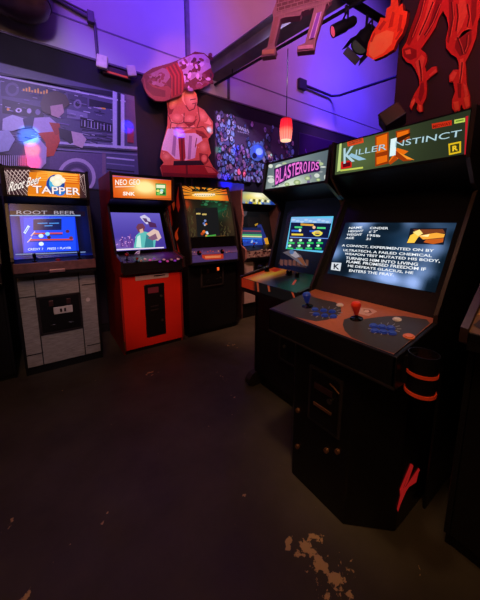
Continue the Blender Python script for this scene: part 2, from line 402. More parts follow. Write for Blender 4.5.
# screen and its printed surround, blue glow painted into the print
sr = screen_rect(T.bp, [(20, 217), (76, 216), (78, 252), (23, 252)])
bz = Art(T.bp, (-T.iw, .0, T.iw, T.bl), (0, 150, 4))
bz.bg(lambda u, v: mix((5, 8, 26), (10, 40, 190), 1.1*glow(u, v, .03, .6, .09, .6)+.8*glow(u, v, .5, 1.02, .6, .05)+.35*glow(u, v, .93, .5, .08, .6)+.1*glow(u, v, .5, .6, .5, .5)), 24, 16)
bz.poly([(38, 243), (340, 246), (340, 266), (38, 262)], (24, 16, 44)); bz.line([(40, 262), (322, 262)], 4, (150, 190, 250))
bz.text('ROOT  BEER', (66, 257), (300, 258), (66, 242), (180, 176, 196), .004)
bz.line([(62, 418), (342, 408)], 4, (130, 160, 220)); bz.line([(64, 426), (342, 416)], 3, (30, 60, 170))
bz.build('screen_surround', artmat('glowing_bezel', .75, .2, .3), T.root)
a = Art(T.bp, sr, (0, 150, 4))
a.bg(lambda u, v: mix((14, 30, 170), (24, 66, 236), .5+.5*math.sin(u*3)), 8, 4)
a.poly([(95, 272), (298, 268), (304, 404), (98, 408)], (30, 74, 246))
a.poly([(133, 277), (246, 274), (246, 320), (133, 322)], (12, 30, 92)); a.line([(133, 276), (246, 273)], 3, (60, 110, 230))
for y, x0, x1 in ((294, 150, 190), (294, 196, 236), (304, 178, 210)): a.line([(x0, y), (x1, y-1)], 4, (70, 140, 220))
for y, x0, x1 in ((333, 132, 250), (358, 118, 292)):
    a.line([(x0, y+8), (x1, y+6)], 3, (20, 26, 60)); a.line([(x0, y+2), (x1, y)], 6, (196, 70, 40)); a.line([(x0-8, y+12), (x0+8, y-6)], 4, (220, 190, 190))
for x, y, r, c in ((164, 344, 10, (190, 225, 255)), (190, 336, 9, (130, 210, 255)), (196, 350, 8, (60, 40, 50)), (165, 376, 10, (215, 235, 255)), (270, 326, 8, (90, 40, 60)), (284, 352, 8, (110, 50, 60))): a.ell(x, y, r, r*.8, c)
a.line([(98, 334), (116, 304)], 10, (190, 225, 255)); a.line([(100, 330), (114, 310)], 3, (40, 80, 220))
a.text('CREDIT 7    PRESS 1 PLAYER', (112, 403), (284, 396), (112, 394), (220, 235, 255), .01)
a.build('screen', SCR(1.15), T.root, lift=.004)
# bar counter rail, taps
MB().box(-.292, .288, -.15, -.125, .945, 1.025).build('bar_rail', brown, T.root, bevel=.006)
for x, c in ((-.15, (20, 18, 22)), (.17, (26, 24, 30))):
    MB().lathe((x, -.07, 1.025), [(.022, 0), (.02, .01), (.008, .015), (.007, .02), (.011, .03), (.014, .06), (.01, .068)], 14).build('tap_handle', GLOSS(), T.root, smooth=True)
MB().lathe((.01, -.09, 1.022), [(.02, 0), (.02, .012), (.013, .02)], 12).build('button', mat('red_plastic', (170, 40, 40), .3), T.root, smooth=True)
MB().box(-.06, .05, -.163, -.148, .935, .962).build('bottle_opener', mat('pink_nickel', (190, 150, 150), .3, .6), T.root, bevel=.004)
for x in (-.175, .155): MB().box(x-.004, x+.004, -.006, .001, .085, .925).build('trim_strip', mat('dark_gap', (30, 26, 26), .7), T.root)
for sg, z in ((-1, .72), (1, .77), (-1, .2), (1, .17)):
    x = sg*.23; MB().box(min(sg*.175, sg*.29)-0, max(sg*.17, sg*.29), -.004, .001, z-.004, z+.004).build('plank_joint', mat('dark_gap', (30, 26, 26), .7), T.root)
d = coin_door(T, -.165, .15, .37, .70, y=-.001, slots=2)
MB().box(-.06, .085, -.022, -.011, .535, .60).build('coin_plate', WHITEP(), d, bevel=.004)
for x in (-.005, .025): MB().box(x-.008, x+.008, -.026, -.02, .552, .583).build('coin_button', mat('dark_button', (40, 28, 26), .4), d)
MB().tube((.215, -.012, .625), (.215, .001, .625), .018).build('round_badge', WHITEP(), T.root, smooth=True)
for x in (-.152, .15): MB().lathe((x, -.001, .50), [(.008, 0), (.006, .006)], 10, axis=(0, -1, 0)).build('bolt', METAL(), T.root)

# ------------------------------------------------------------------ 2. red machine
redp = mat('bright_red_laminate', (226, 44, 24), .4, var=.06, scale=4)
reds = mat('deep_red_side', (150, 34, 26), .45, var=.15, scale=4)
Nn = cab('arcade_cabinet', 'arcade machine with bright red front panel and lit orange marquee', GW,
         (.885, 2.82, 0), 0, .645, .76, 1.83, (.155, 1.585), (.135, 1.795), (.37, 1.52), (.15, 1.02), (-.09, .965), .085, reds, redp, kick=.05)
a = Art(Nn.mp, Nn.mrect, (95, 165, 4.8))
a.bg(lambda u, v: mix(mix((205, 62, 14), (238, 120, 24), glow(u, v, .5, .5, .5, .8)), (255, 240, 160), min(1, 1.1*glow(u, v, .52, .38, .17, .30)+.5*glow(u, v, .55, .55, .4, .35))), 26, 12)
a.text('NEO GEO', (97, 97), (216, 94), (97, 70), (255, 250, 235), .01)
a.line([(97, 105), (190, 103)], 3, (255, 240, 220)); a.text('SNK', (134, 146), (192, 147), (134, 128), (255, 244, 230), .04)
a.poly([(290, 88), (340, 90), (342, 148), (292, 146)], (60, 150, 60)); a.poly([(294, 94), (336, 96), (336, 112), (294, 110)], (235, 240, 200))
for x, y, c in ((302, 124, (240, 230, 120)), (320, 122, (180, 220, 230)), (330, 136, (30, 80, 50)), (305, 138, (120, 200, 90)), (318, 132, (230, 240, 190))): a.ell(x, y, 8, 6, c)
a.line([(72, 52), (362, 72)], 3, (90, 110, 200)); a.line([(80, 163), (364, 163)], 3, (110, 60, 30))
a.build('marquee', MQ(1.0), Nn.root)
sr = screen_rect(Nn.bp, [(109, 213.5), (161, 212.5), (164.5, 249), (115, 251)])
a = Art(Nn.bp, sr, (95, 165, 4.8))
a.bg(lambda u, v: mix(mix((104, 92, 196), (66, 52, 150), v*1.2), (196, 150, 220), .5*glow(u, v, .2, .85, .4, .12)), 14, 12)
rnd = random.Random(3)
for k in range(16): x = 96+rnd.random()*110; a.poly([(x, 395), (x, 330+rnd.random()*50), (x+8, 330+rnd.random()*50), (x+8, 395)], mix((58, 40, 120), (150, 90, 180), rnd.random()*.7))
for k in range(26): a.ell(98+rnd.random()*110, 345+rnd.random()*45, 2.5, 2, (220, 160, 230))
# loose colour masses standing on the skyline
for pts, c in (([(185, 400), (196, 340), (222, 318), (262, 326), (292, 352), (286, 398)], (96, 190, 186)), ([(196, 395), (202, 346), (216, 336), (222, 398)], (196, 240, 228)), ([(236, 398), (246, 334), (276, 336), (280, 396)], (52, 128, 140)),
               ([(246, 332), (282, 308), (304, 318), (318, 350), (300, 366), (268, 352)], (222, 190, 180)), ([(250, 352), (290, 330), (300, 356), (276, 364)], (130, 90, 120)), ([(196, 300), (206, 284), (228, 282), (240, 300), (232, 322), (206, 322)], (112, 60, 84)), ([(212, 312), (228, 306), (232, 324), (216, 330)], (224, 180, 160)),
               ([(214, 250), (236, 240), (262, 258), (268, 282), (246, 286), (228, 268)], (206, 200, 232)), ([(226, 256), (246, 258), (254, 276), (240, 276)], (90, 60, 110)), ([(250, 270), (290, 282), (296, 302), (262, 300)], (80, 40, 88)),
               ([(100, 405), (330, 395), (330, 400), (100, 412)], (236, 220, 240))): a.poly(pts, c)
a.build('screen', SCR(1.0), Nn.root, lift=.003)
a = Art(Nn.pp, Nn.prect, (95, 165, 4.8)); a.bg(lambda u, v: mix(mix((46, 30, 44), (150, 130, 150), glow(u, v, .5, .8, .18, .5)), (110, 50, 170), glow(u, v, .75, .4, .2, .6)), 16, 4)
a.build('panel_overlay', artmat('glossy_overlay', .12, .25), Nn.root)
joystick(Nn, 127, 260, mat('red_plastic', (170, 40, 40), .3), .055, .02)
joystick(Nn, 137, 261.5, mat('red_plastic', (170, 40, 40), .3), .03, .014)
bcol = [mat('pink_button', (235, 190, 200), .3, emit=(240, 170, 190), es=.15), mat('violet_button', (150, 70, 200), .3, emit=(150, 60, 230), es=.3), mat('white_plastic', (215, 205, 195), .45), mat('magenta_button', (220, 90, 170), .3, emit=(230, 80, 190), es=.25)]
for k, (x, y) in enumerate(((141, 261), (145, 259.5), (150, 260.5), (154, 259), (160, 262), (164, 260), (167.5, 261.5), (171.5, 260), (175, 261), (178, 259.5))): button(Nn, x, y, bcol[(2, 0, 3, 1, 1, 0, 3, 2, 1, 0)[k]], .012, .012)
# pale card that leans at the foot of the screen
a = Art(Nn.bp, sr, (95, 165, 4.8)); a.clip = None; a.poly([(182, 438), (200, 415), (216, 410), (212, 434)], (206, 180, 214)); a.line([(186, 434), (210, 418)], 4, (110, 60, 140)); a.build('instruction_card', artmat('lit_card', .35), Nn.root, lift=.006)
MB().box(-.175, .17, -.008, .001, .765, .822).build('brand_strip', mat('pale_grey_plate', (190, 178, 170), .4), Nn.root, bevel=.004)
MB().box(.01, .13, -.0115, -.007, .79, .802).build('slot', BLACK(), Nn.root)
d = MB().box(-.095, .115, -.014, 0, .145, .715).build('coin_door', mat('black_steel_door', (16, 14, 15), .4, .2), Nn.root, bevel=.014)
MB().box(-.06, .05, -.018, -.012, .62, .68).build('price_window', mat('dim_red_window', (80, 30, 34), .3, emit=(140, 40, 50), es=.15), d)
for z in (.575, .31): MB().tube((.075, -.024, z), (.075, -.012, z), .013).build('lock', METAL(), d, smooth=True)
for z in (.47, .43): MB().box(-.04, .04, -.019, -.012, z, z+.012).build('coin_return', TRIMM(), d)
for sg in (-1, 1): MB().box(min(sg*.325, sg*.312), max(sg*.325, sg*.312), -.012, .004, .04, .16).build('corner_guard', mat('brass_corner', (120, 90, 50), .4, .7), Nn.root)

# ------------------------------------------------------------------ 3. dark machine with the violet control panel
J = cab('arcade_cabinet', 'dark arcade machine with black and red flame sides and violet control panel', GW,
        (1.615, 2.84, 0), 0, .65, .72, 1.78, (.10, 1.605), (.16, 1.752), (.088, 1.595), (-.05, 1.06), (-.075, .985), .085, BLACK(), BLACK(), kick=.06,
        sidepts=[(.14, 1.775), (.08, 1.60), (.066, 1.59), (-.068, 1.065), (-.078, 1.0), (-.078, .89), (-.006, .86)])
a = Art(J.mp, J.mrect, (170, 175, 6))
a.bg(lambda u, v: mix(mix((226, 112, 22), (240, 190, 60), glow(u, v, .55, .6, .5, .6)), (190, 50, 20), max(0, u-.8)*3), 16, 6)
for k in range(14):
    t = PI*k/13; x, y = 195+170*math.cos(t), 120-90*math.sin(t); a.poly([(195+20*math.cos(t), 118-8*math.sin(t)), (x-9, y-4), (x+9, y+4)], (50, 24, 16) if k % 2 else (40, 70, 40))
a.poly([(128, 86), (232, 90), (228, 102), (134, 100)], (52, 34, 20))
for x in (140, 158, 176, 192, 208): a.poly([(x, 82), (x+12, 83), (x+12, 99), (x, 98)], (30, 60, 44) if x % 4 else (24, 20, 14))
a.ell(202, 121, 72, 13, (255, 246, 210), edge=(250, 210, 110))
for x in range(146, 264, 14): a.line([(x, 118), (x+9, 118)], 11, (236, 240, 220)); a.line([(x+2, 124), (x+8, 124)], 4, (60, 120, 90))
a.build('marquee', MQ(.8), J.root)
gl = Art(J.bp, (-J.iw, .125, J.iw, J.bl), (170, 175, 6))
rnd = random.Random(8)
gl.bg(lambda u, v: mix(mix(mix((28, 24, 18), (62, 48, 32), glow(u, v, .1, .6, .2, .5)+glow(u, v, .95, .6, .15, .5)), (28, 88, 58), .8*glow(u, v, .68, .25, .25, .25)), (190, 64, 30), .8*glow(u, v, .03, .12, .08, .14)), 20, 20)
for k in range(44):
    s_ = rnd.choice((0, 1)); x = (98+rnd.random()*50) if s_ == 0 else (300+rnd.random()*62); y = 180+rnd.random()*190; L = 15+rnd.random()*26
    gl.line([(x, y), (x+rnd.uniform(-9, 9), y+L*.5), (x+rnd.uniform(-9, 9), y+L)], 3, mix((96, 78, 50), (50, 60, 34), rnd.random()))
for k in range(30): gl.ell(190+rnd.random()*150, 150+rnd.random()*70, 4+rnd.random()*9, 3+rnd.random()*6, mix((20, 76, 50), (52, 120, 78), rnd.random()))
gl.poly([(150, 200), (282, 196), (296, 372), (162, 376)], (26, 28, 30))
for x0, x1, y in ((154, 180, 234), (190, 216, 238)): gl.line([(x0, y), (x1, y)], 9, (206, 190, 110))
for x, y, r, c in ((208, 276, 7, (120, 150, 220)), (200, 292, 7, (90, 120, 200)), (214, 296, 6, (210, 120, 40)), (206, 302, 5, (200, 210, 230)), (200, 342, 10, (226, 110, 40)), (190, 354, 9, (180, 70, 30)), (218, 346, 8, (150, 200, 240)), (222, 352, 6, (240, 245, 250)), (216, 366, 7, (236, 160, 50))): gl.ell(x, y, r, r, c)
gl.line([(214, 370), (272, 362)], 9, (70, 170, 70)); gl.line([(196, 374), (330, 366)], 3, (110, 80, 40))
gl.build('screen', artmat('dim_screen', .75, .15, .3), J.root, lift=.003)
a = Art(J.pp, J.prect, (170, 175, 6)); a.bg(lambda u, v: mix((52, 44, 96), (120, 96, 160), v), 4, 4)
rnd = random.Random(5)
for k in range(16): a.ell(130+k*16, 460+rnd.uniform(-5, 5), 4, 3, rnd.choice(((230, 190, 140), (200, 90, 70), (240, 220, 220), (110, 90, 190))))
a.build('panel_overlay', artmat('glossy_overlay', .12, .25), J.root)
lp, LL = J.plane((-.0755, .90), (-.0755, .985)); a = Art(lp, (-J.iw, .003, J.iw, LL), (170, 175, 6))
a.bg((84, 70, 142)); a.poly([(190, 478), (320, 472), (322, 500), (300, 506), (210, 508), (192, 496)], (206, 70, 44)); a.poly([(208, 486), (306, 482), (304, 496), (212, 500)], (236, 160, 110))
a.build('panel_front', artmat('printed_lip', .25, .35), J.root)
joystick(J, 199, 253, mat('red_plastic', (170, 40, 40), .3), .035, .012); joystick(J, 222, 251.5, mat('red_plastic', (170, 40, 40), .3), .035, .012)
d = coin_door(J, -.16, .13, .60, .84, y=-.001, slots=2, lockpts=((.1, .68),))
MB().box(.045, .075, -.022, -.012, .775, .812).build('lit_coin_button', mat('orange_lamp', (255, 110, 40), .3, emit=(255, 100, 40), es=1.0), d, bevel=.003)
def flames(C, sg, seed, cols):
    """flame print on a side panel"""
    x = sg*(C.w/2+.0005); rnd = random.Random(seed)
    u = C.plane((0, 0), (1, 0))[0].v; o = C.W(x, 0, 0)
    A = Art(Plane(o, u*(1 if sg > 0 else -1), (0, 0, 1)), (-2, 0, 2, 3)); s_ = 1 if sg > 0 else -1
    for k in range(30):
        y = rnd.uniform(.2, C.full[0][0]-.05); z = rnd.uniform(.25, 1.6); h = rnd.uniform(.12, .3); w_ = rnd.uniform(.03, .06); ln = rnd.uniform(-.08, .08)
        A.polyuv([(s_*(y-w_), z), (s_*(y-w_*.4), z+h*.5), (s_*(y+ln), z+h), (s_*(y+w_*.6), z+h*.5), (s_*(y+w_), z+.02), (s_*y, z-h*.25)], rnd.choice(cols))
    return A.build('side_art', artmat('side_print_glow', .28, .4), C.root)  # print given a slight glow of its own to read brighter
flames(J, -1, 2, [(178, 44, 22), (150, 30, 18), (200, 66, 26)])

# ------------------------------------------------------------------ 4. pale machine in the corner
pink = mat('pinkish_white_laminate', (206, 176, 172), .45, var=.06)
K4 = cab('arcade_cabinet', 'pale fronted arcade machine with yellow and blue marquee and deep dark hood', GW,
         (2.52, 3.0, 0), 0, .69, .62, 1.77, (.08, 1.597), (.06, 1.748), (.26, 1.50), (.14, 1.02), (-.05, .965), .10, mat('dusky_pink_side', (84, 56, 56), .5), pink, kick=.22, edge=mat('pink_edge', (190, 130, 124), .4),
         sidepts=[(.046, 1.76), (.05, 1.58), (.015, 1.44), (.07, 1.05), (-.055, .98), (-.055, .86), (-.006, .82)])
a = Art(K4.mp, K4.mrect, (225, 175, 6))
a.bg(lambda u, v: mix(mix((66, 110, 210), (226, 206, 70), glow(u, v, .35, .4, .5, .6)), (255, 255, 225), 1.0*glow(u, v, .45, .22, .24, .35)), 18, 8)
rnd = random.Random(12)
for k in range(26): x = 112+rnd.random()*180; a.poly([(x, 178), (x+rnd.uniform(3, 10), 140+rnd.random()*26), (x+rnd.uniform(10, 18), 178)], rnd.choice(((44, 80, 190), (210, 190, 40), (30, 60, 150), (240, 236, 150), (90, 150, 220))))
for k in range(7): a.line([(150+k*17, 150+k), (162+k*17, 152+k)], 15, (80, 74, 30) if k % 2 else (250, 246, 190))
a.build('marquee', MQ(1.0), K4.root)
sr = screen_rect(K4.bp, [(239, 226), (262, 229), (262, 248), (240, 248)])
sr = (sr[0], sr[1], sr[2], sr[3])
a = Art(K4.bp, (-.24, sr[1], .12, sr[3]), (225, 175, 6))
a.bg(lambda u, v: mix((28, 34, 70), (46, 80, 190), v), 6, 6)
for y, c in ((335, (150, 70, 90)), (346, (60, 90, 90)), (358, (90, 200, 120)), (368, (230, 240, 170)), (380, (60, 130, 230)), (392, (40, 90, 210)), (402, (40, 70, 200))): a.line([(95, y), (220, y+3)], 8, c)
for k in range(14): a.ell(100+rnd.random()*110, 385+rnd.random()*24, 6, 4, rnd.choice(((40, 100, 230), (170, 200, 240), (30, 50, 150))))
a.build('screen', SCR(.8), K4.root, lift=.003)
st = Art(K4.bp, (-.32, 0, .32, K4.bl), (225, 175, 6)); st.bg(lambda u, v: mix((8, 8, 10), (50, 50, 56), glow(u, v, .1, .2, .5, .35))); st.poly([(190, 300), (216, 296), (262, 410), (236, 420)], (40, 60, 150)); st.poly([(232, 380), (254, 376), (264, 414), (244, 420)], (230, 180, 50)); st.poly([(100, 215), (130, 195), (128, 240), (92, 270)], (92, 88, 100)); st.poly([(176, 296), (196, 288), (196, 300), (180, 306)], (190, 160, 50))  # grey glass reflection painted into the bezel art
st.poly([(268, 240), (296, 230), (300, 290), (286, 350)], (150, 66, 44)); st.build('bezel_art', artmat('dim_bezel_art', .45, .2), K4.root, lift=.002)
lp, LL = K4.plane((-.0505, .87), (-.0505, .965)); a = Art(lp, (-K4.iw, 0, K4.iw, LL), (225, 175, 6)); a.bg((196, 170, 166))
for k in range(60): a.ell(118+rnd.random()*170, 440+rnd.random()*60, 6, 5, rnd.choice(((90, 50, 56), (70, 44, 60), (150, 110, 110), (220, 200, 196))))
a.build('panel_front', PRT(), K4.root)
joystick(K4, 253.5, 247, mat('red_plastic', (170, 40, 40), .3), .05, .014); 
for x in (262, 266, 270): button(K4, x, 250, bcol[2], .012, .01)
d = coin_door(K4, -.16, .16, .60, .80, y=-.001, slots=2, lockpts=((.0, .66),))

# ------------------------------------------------------------------ 5. machine with cyan-framed screen, pink marquee lettering
RZ = -PI/2
B = cab('arcade_cabinet', 'black arcade machine with pink lettered marquee and red, yellow and green control panel', GR,
        (1.35, 1.385, 0), RZ, .61, .88, 1.80, (.065, 1.595), (.095, 1.778), (.295, 1.515), (.18, .98), (-.15, .93), .07, BLACK(), BLACK(), kick=.10,
        sidepts=[(.075, 1.79), (.05, 1.58), (.20, 1.49), (.24, 1.43), (.13, .995), (-.156, .94), (-.156, .855), (-.006, .80)])
a = Art(B.mp, B.mrect, (225, 145, 4))
a.bg(lambda u, v: mix(mix((130, 150, 146), (70, 84, 96), abs(u-.45)*1.3), (226, 240, 215), .9*glow(u, v, .45, .95, .35, .35)), 16, 8)
rnd = random.Random(9)
for k in range(30): a.ell(170+rnd.random()*235, 60+rnd.random()*120, 4+rnd.random()*12, 3+rnd.random()*8, rnd.choice(((150, 160, 160), (90, 110, 110), (210, 220, 210), (120, 110, 150), (180, 200, 150))))
for x, y, r in ((290, 150, 14), (332, 134, 12), (250, 158, 10), (375, 140, 9)): a.ell(x, y, r, r*.7, (226, 240, 190), edge=(120, 150, 90))
L = 'BLASTEROIDS'; n = len(L)
def arc_top(t): return 100-28*t-14*math.sin(PI*t)
def arc_bot(t): return 160-60*t-10*math.sin(PI*t)
a.poly([(198, arc_top(0)-4)]+[(200+178*k/12, arc_top(k/12)-5) for k in range(13)]+[(384, arc_bot(1)+2)]+[(200+180*k/12, arc_bot(k/12)+7) for k in range(12, -1, -1)], (52, 22, 78))
for lay, (dx, dy, c, bo) in enumerate(((-2, 4, (24, 8, 44), .05), (0, 0, (246, 120, 226), .015))):
    for i, ch in enumerate(L):
        t0 = i/n; t1 = (i+.86)/n; x0 = 204+176*t0; x1 = 204+176*t1
        if ch == 'I': x0 += 4; x1 -= 5
        a.text(ch, (x0+dx, arc_bot(t0)+dy), (x1+dx, arc_bot(t1)+dy), (x0+dx+2, arc_top(t0)+dy), c, bo)
a.build('marquee', MQ(.95), B.root)
sr = screen_rect(B.bp, [(291, 216.5), (334, 217), (327, 252), (286.5, 250)])
a = Art(B.bp, sr, (225, 145, 4))
a.bg((90, 190, 230)); a.poly([(268, 289), (431, 294), (402, 424), (250, 415)], (14, 22, 60)); a.poly([(268, 289), (431, 294), (426, 314), (265, 310)], (130, 176, 226))
for k in range(9): a.ell(275+k*17, 300+(k % 3)*4, 8, 4, (170, 200, 235))
a.line([(304, 318), (356, 321)], 7, (236, 190, 60)); a.line([(304, 318), (356, 321)], 2, (180, 50, 40))
for x0, x1, y, c in ((280, 310, 329, (70, 200, 120)), (370, 404, 332, (80, 210, 130)), (268, 300, 343, (50, 110, 220)), (340, 380, 345, (50, 90, 200)), (268, 314, 358, (230, 200, 60)), (350, 392, 352, (220, 180, 60))): a.line([(x0, y), (x1, y+1)], 7, c)
a.ring(372, 354, 11, 4, (230, 220, 90), sx=1.7); a.ell(358, 330, 6, 6, (240, 190, 150)); a.ell(302, 342, 5, 6, (240, 240, 200))
a.line([(262, 369), (420, 375)], 3, (110, 150, 230))
for r_, y in enumerate((384, 406)):
    for k in range(4):
        x = 266-r_*5+k*38; a.line([(x-12, y+8), (x+14, y+9)], 7, (40, 190, 90)); a.ell(x, y-2, 6, 5, (170, 230, 200)); a.ell(x+3, y-4, 3, 3, (240, 250, 240))
a.build('screen', SCR(1.1), B.root, lift=.003)
bz = Art(B.bp, (-B.iw, 0, B.iw, B.bl), (225, 145, 4)); bz.bg(lambda u, v: mix((8, 9, 14), (34, 38, 62), glow(u, v, .5, .55, .6, .4)), 10, 10)  # light from the screen painted into the bezel colour
bz.poly([(222, 455), (300, 470), (330, 492), (215, 475)], (70, 50, 46))
for x in range(222, 330, 17): bz.poly([(x, 458), (x+11, 461), (x+10, 484), (x-1, 480)], (120, 78, 62))
bz.poly([(232, 430), (268, 418), (304, 440), (330, 486), (302, 476), (260, 446)], (116, 112, 124)); bz.poly([(262, 440), (282, 424), (300, 446), (284, 452)], (190, 190, 206)); bz.poly([(290, 452), (310, 450), (326, 484), (312, 478)], (150, 92, 60)); bz.ell(268, 428, 9, 9, (90, 140, 200))
bz.build('bezel_art', artmat('dim_bezel_art', .45, .2), B.root, lift=.002)
a = Art(B.pp, B.prect, (225, 230, 6))
a.bg(lambda u, v: mix(mix(mix((216, 60, 30), (236, 196, 60), glow(u, v, .22, .5, .14, .7)), (22, 70, 56), 1/(1+math.exp(-(u-.42)*20))), (24, 22, 22), .9*glow(u, v, .50, .5, .13, .9)), 30, 10)
a.line([(284, 290), (392, 262)], 3, (150, 110, 80)); a.poly([(272, 240), (320, 226), (340, 240), (300, 254)], (206, 50, 34))
a.poly([(400, 328), (420, 300), (432, 302), (412, 330)], (210, 80, 50)); a.build('panel_overlay', artmat('glowing_overlay', .25, .3), B.root)  # overlay print glows weakly, brightness added to its colours
lp, LL = B.plane((-.1508, .862), (-.1508, .93)); a = Art(lp, (-B.iw, 0, B.iw, LL), (225, 230, 6))
a.bg(lambda u, v: mix((196, 54, 26), (26, 26, 28), 1/(1+math.exp(-(u-.27)*90))), 40, 1)
for x in (190, 256, 400): a.poly([(x, 295), (x+12, 300), (x+16, 370), (x+6, 370)], (206, 96, 60))
a.poly([(398, 326), (410, 300), (420, 304), (412, 330), (440, 440), (428, 440)], (210, 90, 56)); a.poly([(455, 350), (500, 330), (500, 420), (462, 410)], (200, 50, 36))
a.build('panel_front', artmat('printed_lip', .25, .35), B.root)
for x, y, r in ((260.5, 270, .022), (267, 271.5, .018), (289, 275, .022), (297, 277.5, .014)):
    p = loc_of(B, on_panel(B, x, y)); MB().lathe(p, [(r*1.2, 0), (r*1.2, .006), (r, .008), (r, .03), (r*.8, .036)], 16).build('spinner_knob' if r > .02 else 'button', GLOSS(), B.root, smooth=True)
d = coin_door(B, .0, .24, .36, .62, y=-.001, slots=2, lockpts=((.05, .47),))
# toe plinth with a rounded nose at the far corner
MB().prism([(.30, 0), (-.05, 0), (-.085, .03), (-.085, .07), (-.05, .11), (.0, .12), (.30, .12)], -.33, -.27).build('toe_guard', mat('scuffed_black', (40, 34, 32), .35), B.root, bevel=.006)

# ------------------------------------------------------------------ 6. big foreground machine
KI = cab('arcade_cabinet', 'big black two-player arcade machine with copper control panel and text on its screen', GR,
         (1.0, .72, 0), RZ, .64, .95, 1.792, (.385, 1.612), (.39, 1.778), (.545, 1.507), (.265, .962), (-.075, .907), .11, BLACK(), BLACK(), body=False, t=.012, low=.36, edge=mat('dark_brown_edge', (52, 36, 30), .35, var=.2),
         sidepts=[(.375, 1.78), (.37, 1.60), (.46, 1.51), (.51, 1.485), (.235, .985), (.235, .80), (.3, .76)])
mb = MB(); mb.prism([(-.185, -.015), (.135, -.015), (.285, .145), (.285, .90), (-.285, .90), (-.285, .085)], 0, .80, axis='z'); mb.build('pedestal', mat('satin_black_front', (16, 15, 16), .3, var=.2, spec=.4), KI.root, bevel=.006)
MB().box(-.322, .322, -.08, .02, .782, .797).build('panel_lip', mat('scuffed_black', (40, 34, 32), .35), KI.root, bevel=.004)
MB().prism([(-.079, .79), (-.079, .905), (.25, .957), (.25, .79)], -.3225, -.307).prism([(-.079, .79), (-.079, .905), (.25, .957), (.25, .79)], .307, .3225).box(-.322, .322, -.079, -.06, .79, .905).build('panel_box', BLACK(), KI.root, bevel=.004)
a = Art(KI.mp, KI.mrect, (320, 100, 3))
a.bg(lambda u, v: mix(mix((44, 54, 36), (92, 112, 66), glow(u, v, .25, .5, .4, .9)), (34, 40, 26), u*.5), 16, 6)
G1, G2 = (232, 110, 16), (150, 54, 8)
a.poly([(166, 108), (206, 96), (206, 190), (166, 200)], G2); a.poly([(170, 112), (202, 101), (202, 152), (170, 160)], G1); a.poly([(170, 172), (202, 165), (202, 184), (170, 194)], G1)
a.poly([(228, 94), (270, 86), (270, 118), (230, 132)], G2); a.poly([(232, 98), (266, 90), (266, 112), (232, 124)], G1); a.poly([(226, 116), (272, 98), (270, 108), (234, 128)], (60, 24, 6))
a.poly([(206, 186), (232, 144), (266, 154), (230, 180)], G1); a.poly([(228, 152), (276, 182), (250, 184), (218, 164)], G2); a.poly([(234, 156), (284, 180), (262, 178)], (250, 150, 40)); a.poly([(206, 190), (226, 166), (234, 178), (212, 194)], (180, 70, 10))
a.poly([(82, 124), (130, 112), (132, 128), (84, 140)], (220, 70, 30)); a.poly([(87, 127), (127, 116), (127, 124), (88, 135)], (90, 40, 24)); a.text('NINTENDO', (88, 134), (127, 124), (88, 128), (236, 90, 44), .02)
a.poly([(64, 186), (96, 180), (96, 202), (64, 208)], (212, 30, 24)); a.poly([(68, 190), (92, 186), (92, 198), (70, 203)], (90, 10, 20))
a.poly([(52, 216), (60, 130), (66, 130), (62, 212)], (190, 214, 130)); a.line([(62, 212), (130, 203)], 5, (200, 214, 90))
a.poly([(336, 72), (396, 61), (396, 76), (338, 87)], (196, 44, 20)); a.text('MIDWAY', (340, 85), (394, 75), (340, 76), (110, 18, 10), .02)
a.poly([(404, 60), (436, 54), (436, 66), (404, 72)], (190, 214, 90)); a.poly([(408, 63), (432, 58), (432, 62), (408, 67)], (90, 130, 40))
a.poly([(386, 132), (424, 124), (424, 158), (388, 166)], (226, 190, 30)); a.poly([(391, 136), (419, 130), (419, 154), (392, 160)], (60, 60, 20)); a.text('R', (398, 155), (415, 151), (398, 139), (240, 200, 40), .04)
a.poly([(438, 50), (446, 48), (442, 164), (434, 166)], (190, 24, 40))
SW, SE = (178, 214, 222), (30, 64, 80)
def word(t, x0, y0, x1, y1, h): a.text(t, (x0, y0), (x1, y1), (x0+2, y0-h), SW, .0, SE, .02)
a.text('K', (72, 192), (106, 184), (72, 146), SW, .01, SE, .03); a.poly([(86, 168), (118, 182), (140, 178), (96, 160)], (150, 196, 220))
word('ILLER', 108, 166, 200, 149, 16)
a.text('I', (210, 170), (228, 166), (214, 118), (222, 248, 250), .03, SE, .04); word('NSTINCT', 226, 142, 424, 110, 17)
a.build('marquee', MQ(.95), KI.root)
sr = screen_rect(KI.bp, [(345, 223), (457, 223), (436, 291), (328, 275)])
a = Art(KI.bp, (sr[0], sr[1], sr[2], sr[3]), (320, 100, 3))
rnd = random.Random(21)
ph = [(rnd.uniform(3, 14), rnd.uniform(3, 12), rnd.uniform(0, 6)) for _ in range(7)]
def cloud(u, v):
    n = sum(math.sin(p*u+q*v+r_+1.6*math.sin(q*u-p*v*.6)) for p, q, r_ in ph)/7
    edge = max(glow(u, v, .35, 0, .5, .14), glow(u, v, .98, .6, .22, .5), glow(u, v, .7, .95, .5, .2), .5*glow(u, v, .0, .6, .08, .5))
    return mix(mix((8, 16, 24), (26, 60, 92), .5+n*.5), (150, 180, 240), max(0, edge*(.5+1.5*n)))
a.bg(cloud, 44, 28)
TC = (232, 240, 246)
def tl(t, x0, y0, x1, y1, h): a.text(t, (x0, y0), (x1, y1), (x0+h*.25, y0-h), TC, .018)
tl('NAME', 87, 388, 127, 386, 6.6); tl('CINDER', 150, 388, 205, 389, 6.6); tl('HEIGHT', 85, 398, 130, 397, 6.6); tl('6\' 2"', 147, 400, 172, 398, 6.6); tl('WEIGHT', 80, 408, 126, 408, 6.6); tl('195lb', 142, 410, 181, 412, 6.6); tl('AGE', 77, 418, 102, 418, 6.6); tl('31', 139, 421, 152, 421, 6.6)
